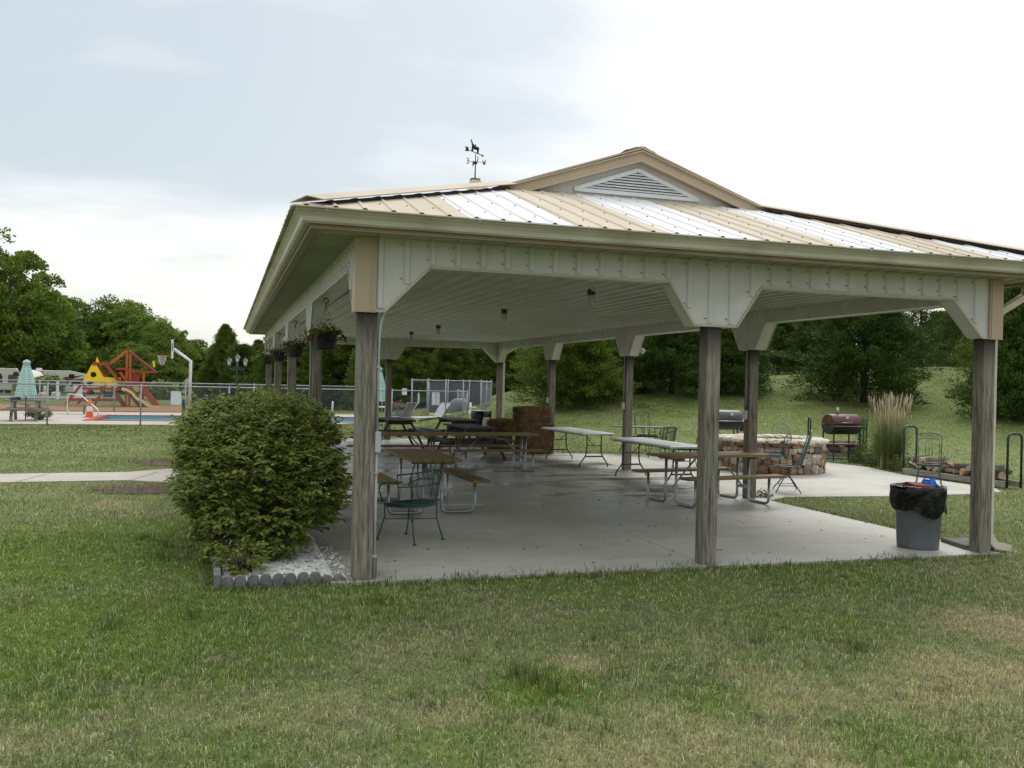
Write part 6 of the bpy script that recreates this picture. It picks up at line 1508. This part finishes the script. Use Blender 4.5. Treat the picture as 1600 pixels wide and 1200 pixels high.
# dark belt between
for p, px, D, yt, w, lab in ((0, 350, 60, 496, .80, 'pointed cedar standing above the lamp post'), (2, 330, 58, 545, 1.1, 'low cedar left of the lamp post'), (1, 378, 58, 532, 1.1, 'cedar just right of the lamp post'), (0, 402, 60, 522, 1.0, 'cedar left of the farthest hanging basket'), (1, 436, 56, 512, 1.1, 'cedar behind the back left corner post'),
        (2, 470, 57, 505, 1.2, 'cedar between the second and third left side posts'), (0, 505, 55, 500, 1.2, 'cedar behind the second left side post'), (1, 545, 56, 505, 1.1, 'cedar left of the left front post'), (2, 585, 54, 500, 1.3, 'cedar behind the closed umbrella in the pavilion opening'), (1, 628, 53, 500, 1.05, 'cedar behind the small fence sign'),
        (0, 668, 54, 495, 1.2, 'cedar above the tall pump enclosure'), (2, 705, 52, 500, 1.3, 'cedar above the grey filter tank'), (1, 745, 54, 500, 1.0, 'cedar left of the back right corner post'), (0, 790, 55, 492, 1.1, 'cedar behind the back right corner post'), (1, 832, 60, 480, 1.0, 'distant cedar in the gap above the grassy slope')):
    tree(ced[p], px, D, yt, lab, w)
for p, px, D, yt, w, lab in (('c1', 900, 34.5, 440, 1.12, 'broad green cedar behind the hay bales and first folding table'), ('c0', 858, 45, 480, 1.0, 'cedar behind the fourth right side post'), ('c2', 962, 37, 450, 1.2, 'cedar filling the middle of the right opening'), ('d0', 1050, 36, 430, 1.05, 'dark cedar left of the middle front post'),
        ('d1', 1138, 37, 420, 1.1, 'dark cedar between middle front post and second right side post'), ('c2', 1006, 44, 450, 1.2, 'cedar behind the third right side post'), ('d0', 1215, 55, 440, 1.0, 'dark cedar at the crest above the fire ring'), ('d0', 1350, 34.5, 400, 1.02, 'large spreading dark cedar above the rusty barrel grill'),
        ('d1', 1285, 52, 430, 1.1, 'dark cedar behind the large spreading one'), ('l', 1438, 54, 425, 1.0, 'open airy cedar with sky showing through, left of the right front post'), ('l', 1500, 50, 430, 1.0, 'open airy cedar behind the right front post'), ('c1', 1468, 62, 480, 1.1, 'pale green distant cedar at the crest by the right front post'),
        ('d1', 1588, 31, 374, .80, 'tall dark cedar at the right edge showing above the roof'), ('d0', 1650, 34, 400, .9, 'dark cedar beyond the right edge'), ('c0', 1395, 64, 470, 1.2, 'distant cedar behind the large spreading cedar'), ('c1', 1180, 66, 470, 1.3, 'distant cedar on top of the bank'), ('c2', 1545, 44, 420, 1.0, 'cedar just right of the right front post'),
        ('c0', 930, 62, 470, 1.3, 'cedar on the bank behind the hay bale opening'), ('c1', 1080, 60, 470, 1.2, 'cedar on the bank behind the middle front post'), ('d1', 1525, 38.5, 600, .8, 'small young dark cedar on the slope behind the right front post')):
    tree(loose if p == 'l' else (ced if p[0] == 'c' else cdk)[int(p[1])], px, D, yt, lab, w)

# ------------------------------------------------------------------ sky, sun, camera
EL, AZ = radians(48), radians(35)                        # veiled sun, high behind the pavilion to the right
wd = bpy.data.worlds.new('World'); scene.world = wd; wd.use_nodes = True; nt = wd.node_tree; nt.nodes.clear(); N = NT(nt)
out = N.n('ShaderNodeOutputWorld')
sky = N.n('ShaderNodeTexSky', sky_type='NISHITA', sun_disc=False, sun_elevation=EL, sun_rotation=AZ, air_density=1.2, dust_density=2.5)
bg1 = N.n('ShaderNodeBackground', i_Color=sky.outputs[0], i_Strength=.03)
d = N.n('ShaderNodeTexCoord').outputs[0]
s3 = N.n('ShaderNodeSeparateXYZ', i_0=d); zz = N.math('ADD', N.math('MAXIMUM', s3.outputs[2], 0), .12)
pv_ = N.n('ShaderNodeCombineXYZ', i_0=N.math('DIVIDE', s3.outputs[0], zz), i_1=N.math('DIVIDE', s3.outputs[1], zz)).outputs[0]
n1 = N.noise(pv_, .42, 5, .5); n2 = N.noise(pv_, 1.3, 5, .55, stretch=(1, 1.6, 1))
dot = lambda v: N.n('ShaderNodeVectorMath', operation='DOT_PRODUCT', i_0=d, i_1=tuple(v)).outputs['Value']
def pxdir(px, py): v = Vector(ray(px, py)).normalized(); return v
def glow(px, py, lo, hi): return N.n('ShaderNodeMapRange', interpolation_type='SMOOTHSTEP', i_0=dot(pxdir(px, py)), i_1=lo, i_2=hi).outputs[0]
k = N.math('ADD', N.math('MULTIPLY', n1, .55), N.math('MULTIPLY', n2, .45))
wob = N.math('MULTIPLY', N.math('SUBTRACT', n1, .5), .10)
low = N.math('SUBTRACT', 1, N.n('ShaderNodeMapRange', interpolation_type='SMOOTHSTEP', i_0=N.math('ADD', s3.outputs[2], wob), i_1=.150, i_2=.205).outputs[0])
bright = N.math('ADD', N.math('MULTIPLY', N.ramp(k, .36, .62), .85), N.math('MULTIPLY', glow(1500, 260, .945, .996), 1.0))
bright = N.math('ADD', bright, N.math('MULTIPLY', glow(0, -60, .95, .995), .22))
bright = N.math('SUBTRACT', bright, N.math('MULTIPLY', glow(150, 240, .955, .997), .65))
bright = N.math('SUBTRACT', bright, N.math('MULTIPLY', glow(640, 120, .97, .998), .45))
bright = N.math('ADD', bright, N.math('MULTIPLY', low, N.math('ADD', .12, N.math('MULTIPLY', N.ramp(N.noise(d, 3.2, 5, .6, stretch=(1, 1, 7)), .36, .62), .75))), True)
c = N.mix(bright, (.465, .515, .54), (.83, .84, .83))
c = N.mix(N.math('MULTIPLY', low, .30), c, (.90, .86, .80))
zen = N.math('ADD', .92, N.math('MULTIPLY', N.n('ShaderNodeMapRange', interpolation_type='SMOOTHSTEP', i_0=s3.outputs[2], i_1=.36, i_2=.9).outputs[0], 1.15))
bg2 = N.n('ShaderNodeBackground', i_Color=c, i_Strength=zen)
ad = N.n('ShaderNodeAddShader', i_0=bg1.outputs[0], i_1=bg2.outputs[0]); nt.links.new(ad.outputs[0], out.inputs[0])
sl = bpy.data.lights.new('sun', 'SUN'); sl.energy = 1.5; sl.angle = radians(28); sl.color = (1, .96, .90)
so = bpy.data.objects.new('sun', sl); COL.objects.link(so); sv = Vector((sin(AZ)*cos(EL), cos(AZ)*cos(EL), sin(EL))); so.rotation_euler = sv.to_track_quat('Z', 'Y').to_euler(); so.location = sv*60

cam = bpy.data.cameras.new('camera'); co = bpy.data.objects.new('camera', cam); COL.objects.link(co); scene.camera = co
cam.sensor_width = 36; cam.lens = FPX/1600*36; cam.clip_start = .05; cam.clip_end = 3000
fw = Vector((sin(YAW)*cos(PITCH), cos(YAW)*cos(PITCH), sin(PITCH))); r0 = Vector((cos(YAW), -sin(YAW), 0)); u0 = r0.cross(fw)
rr = r0*cos(ROLL) - u0*sin(ROLL); uu = r0*sin(ROLL) + u0*cos(ROLL)
co.matrix_world = Matrix(((rr.x, uu.x, -fw.x, CAM[0]), (rr.y, uu.y, -fw.y, CAM[1]), (rr.z, uu.z, -fw.z, CAM[2]), (0, 0, 0, 1)))
vs_ = scene.view_settings; scene.display_settings.display_device = 'sRGB'; vs_.view_transform = 'Standard'; vs_.look = 'None'; vs_.exposure = .22; vs_.gamma = 1
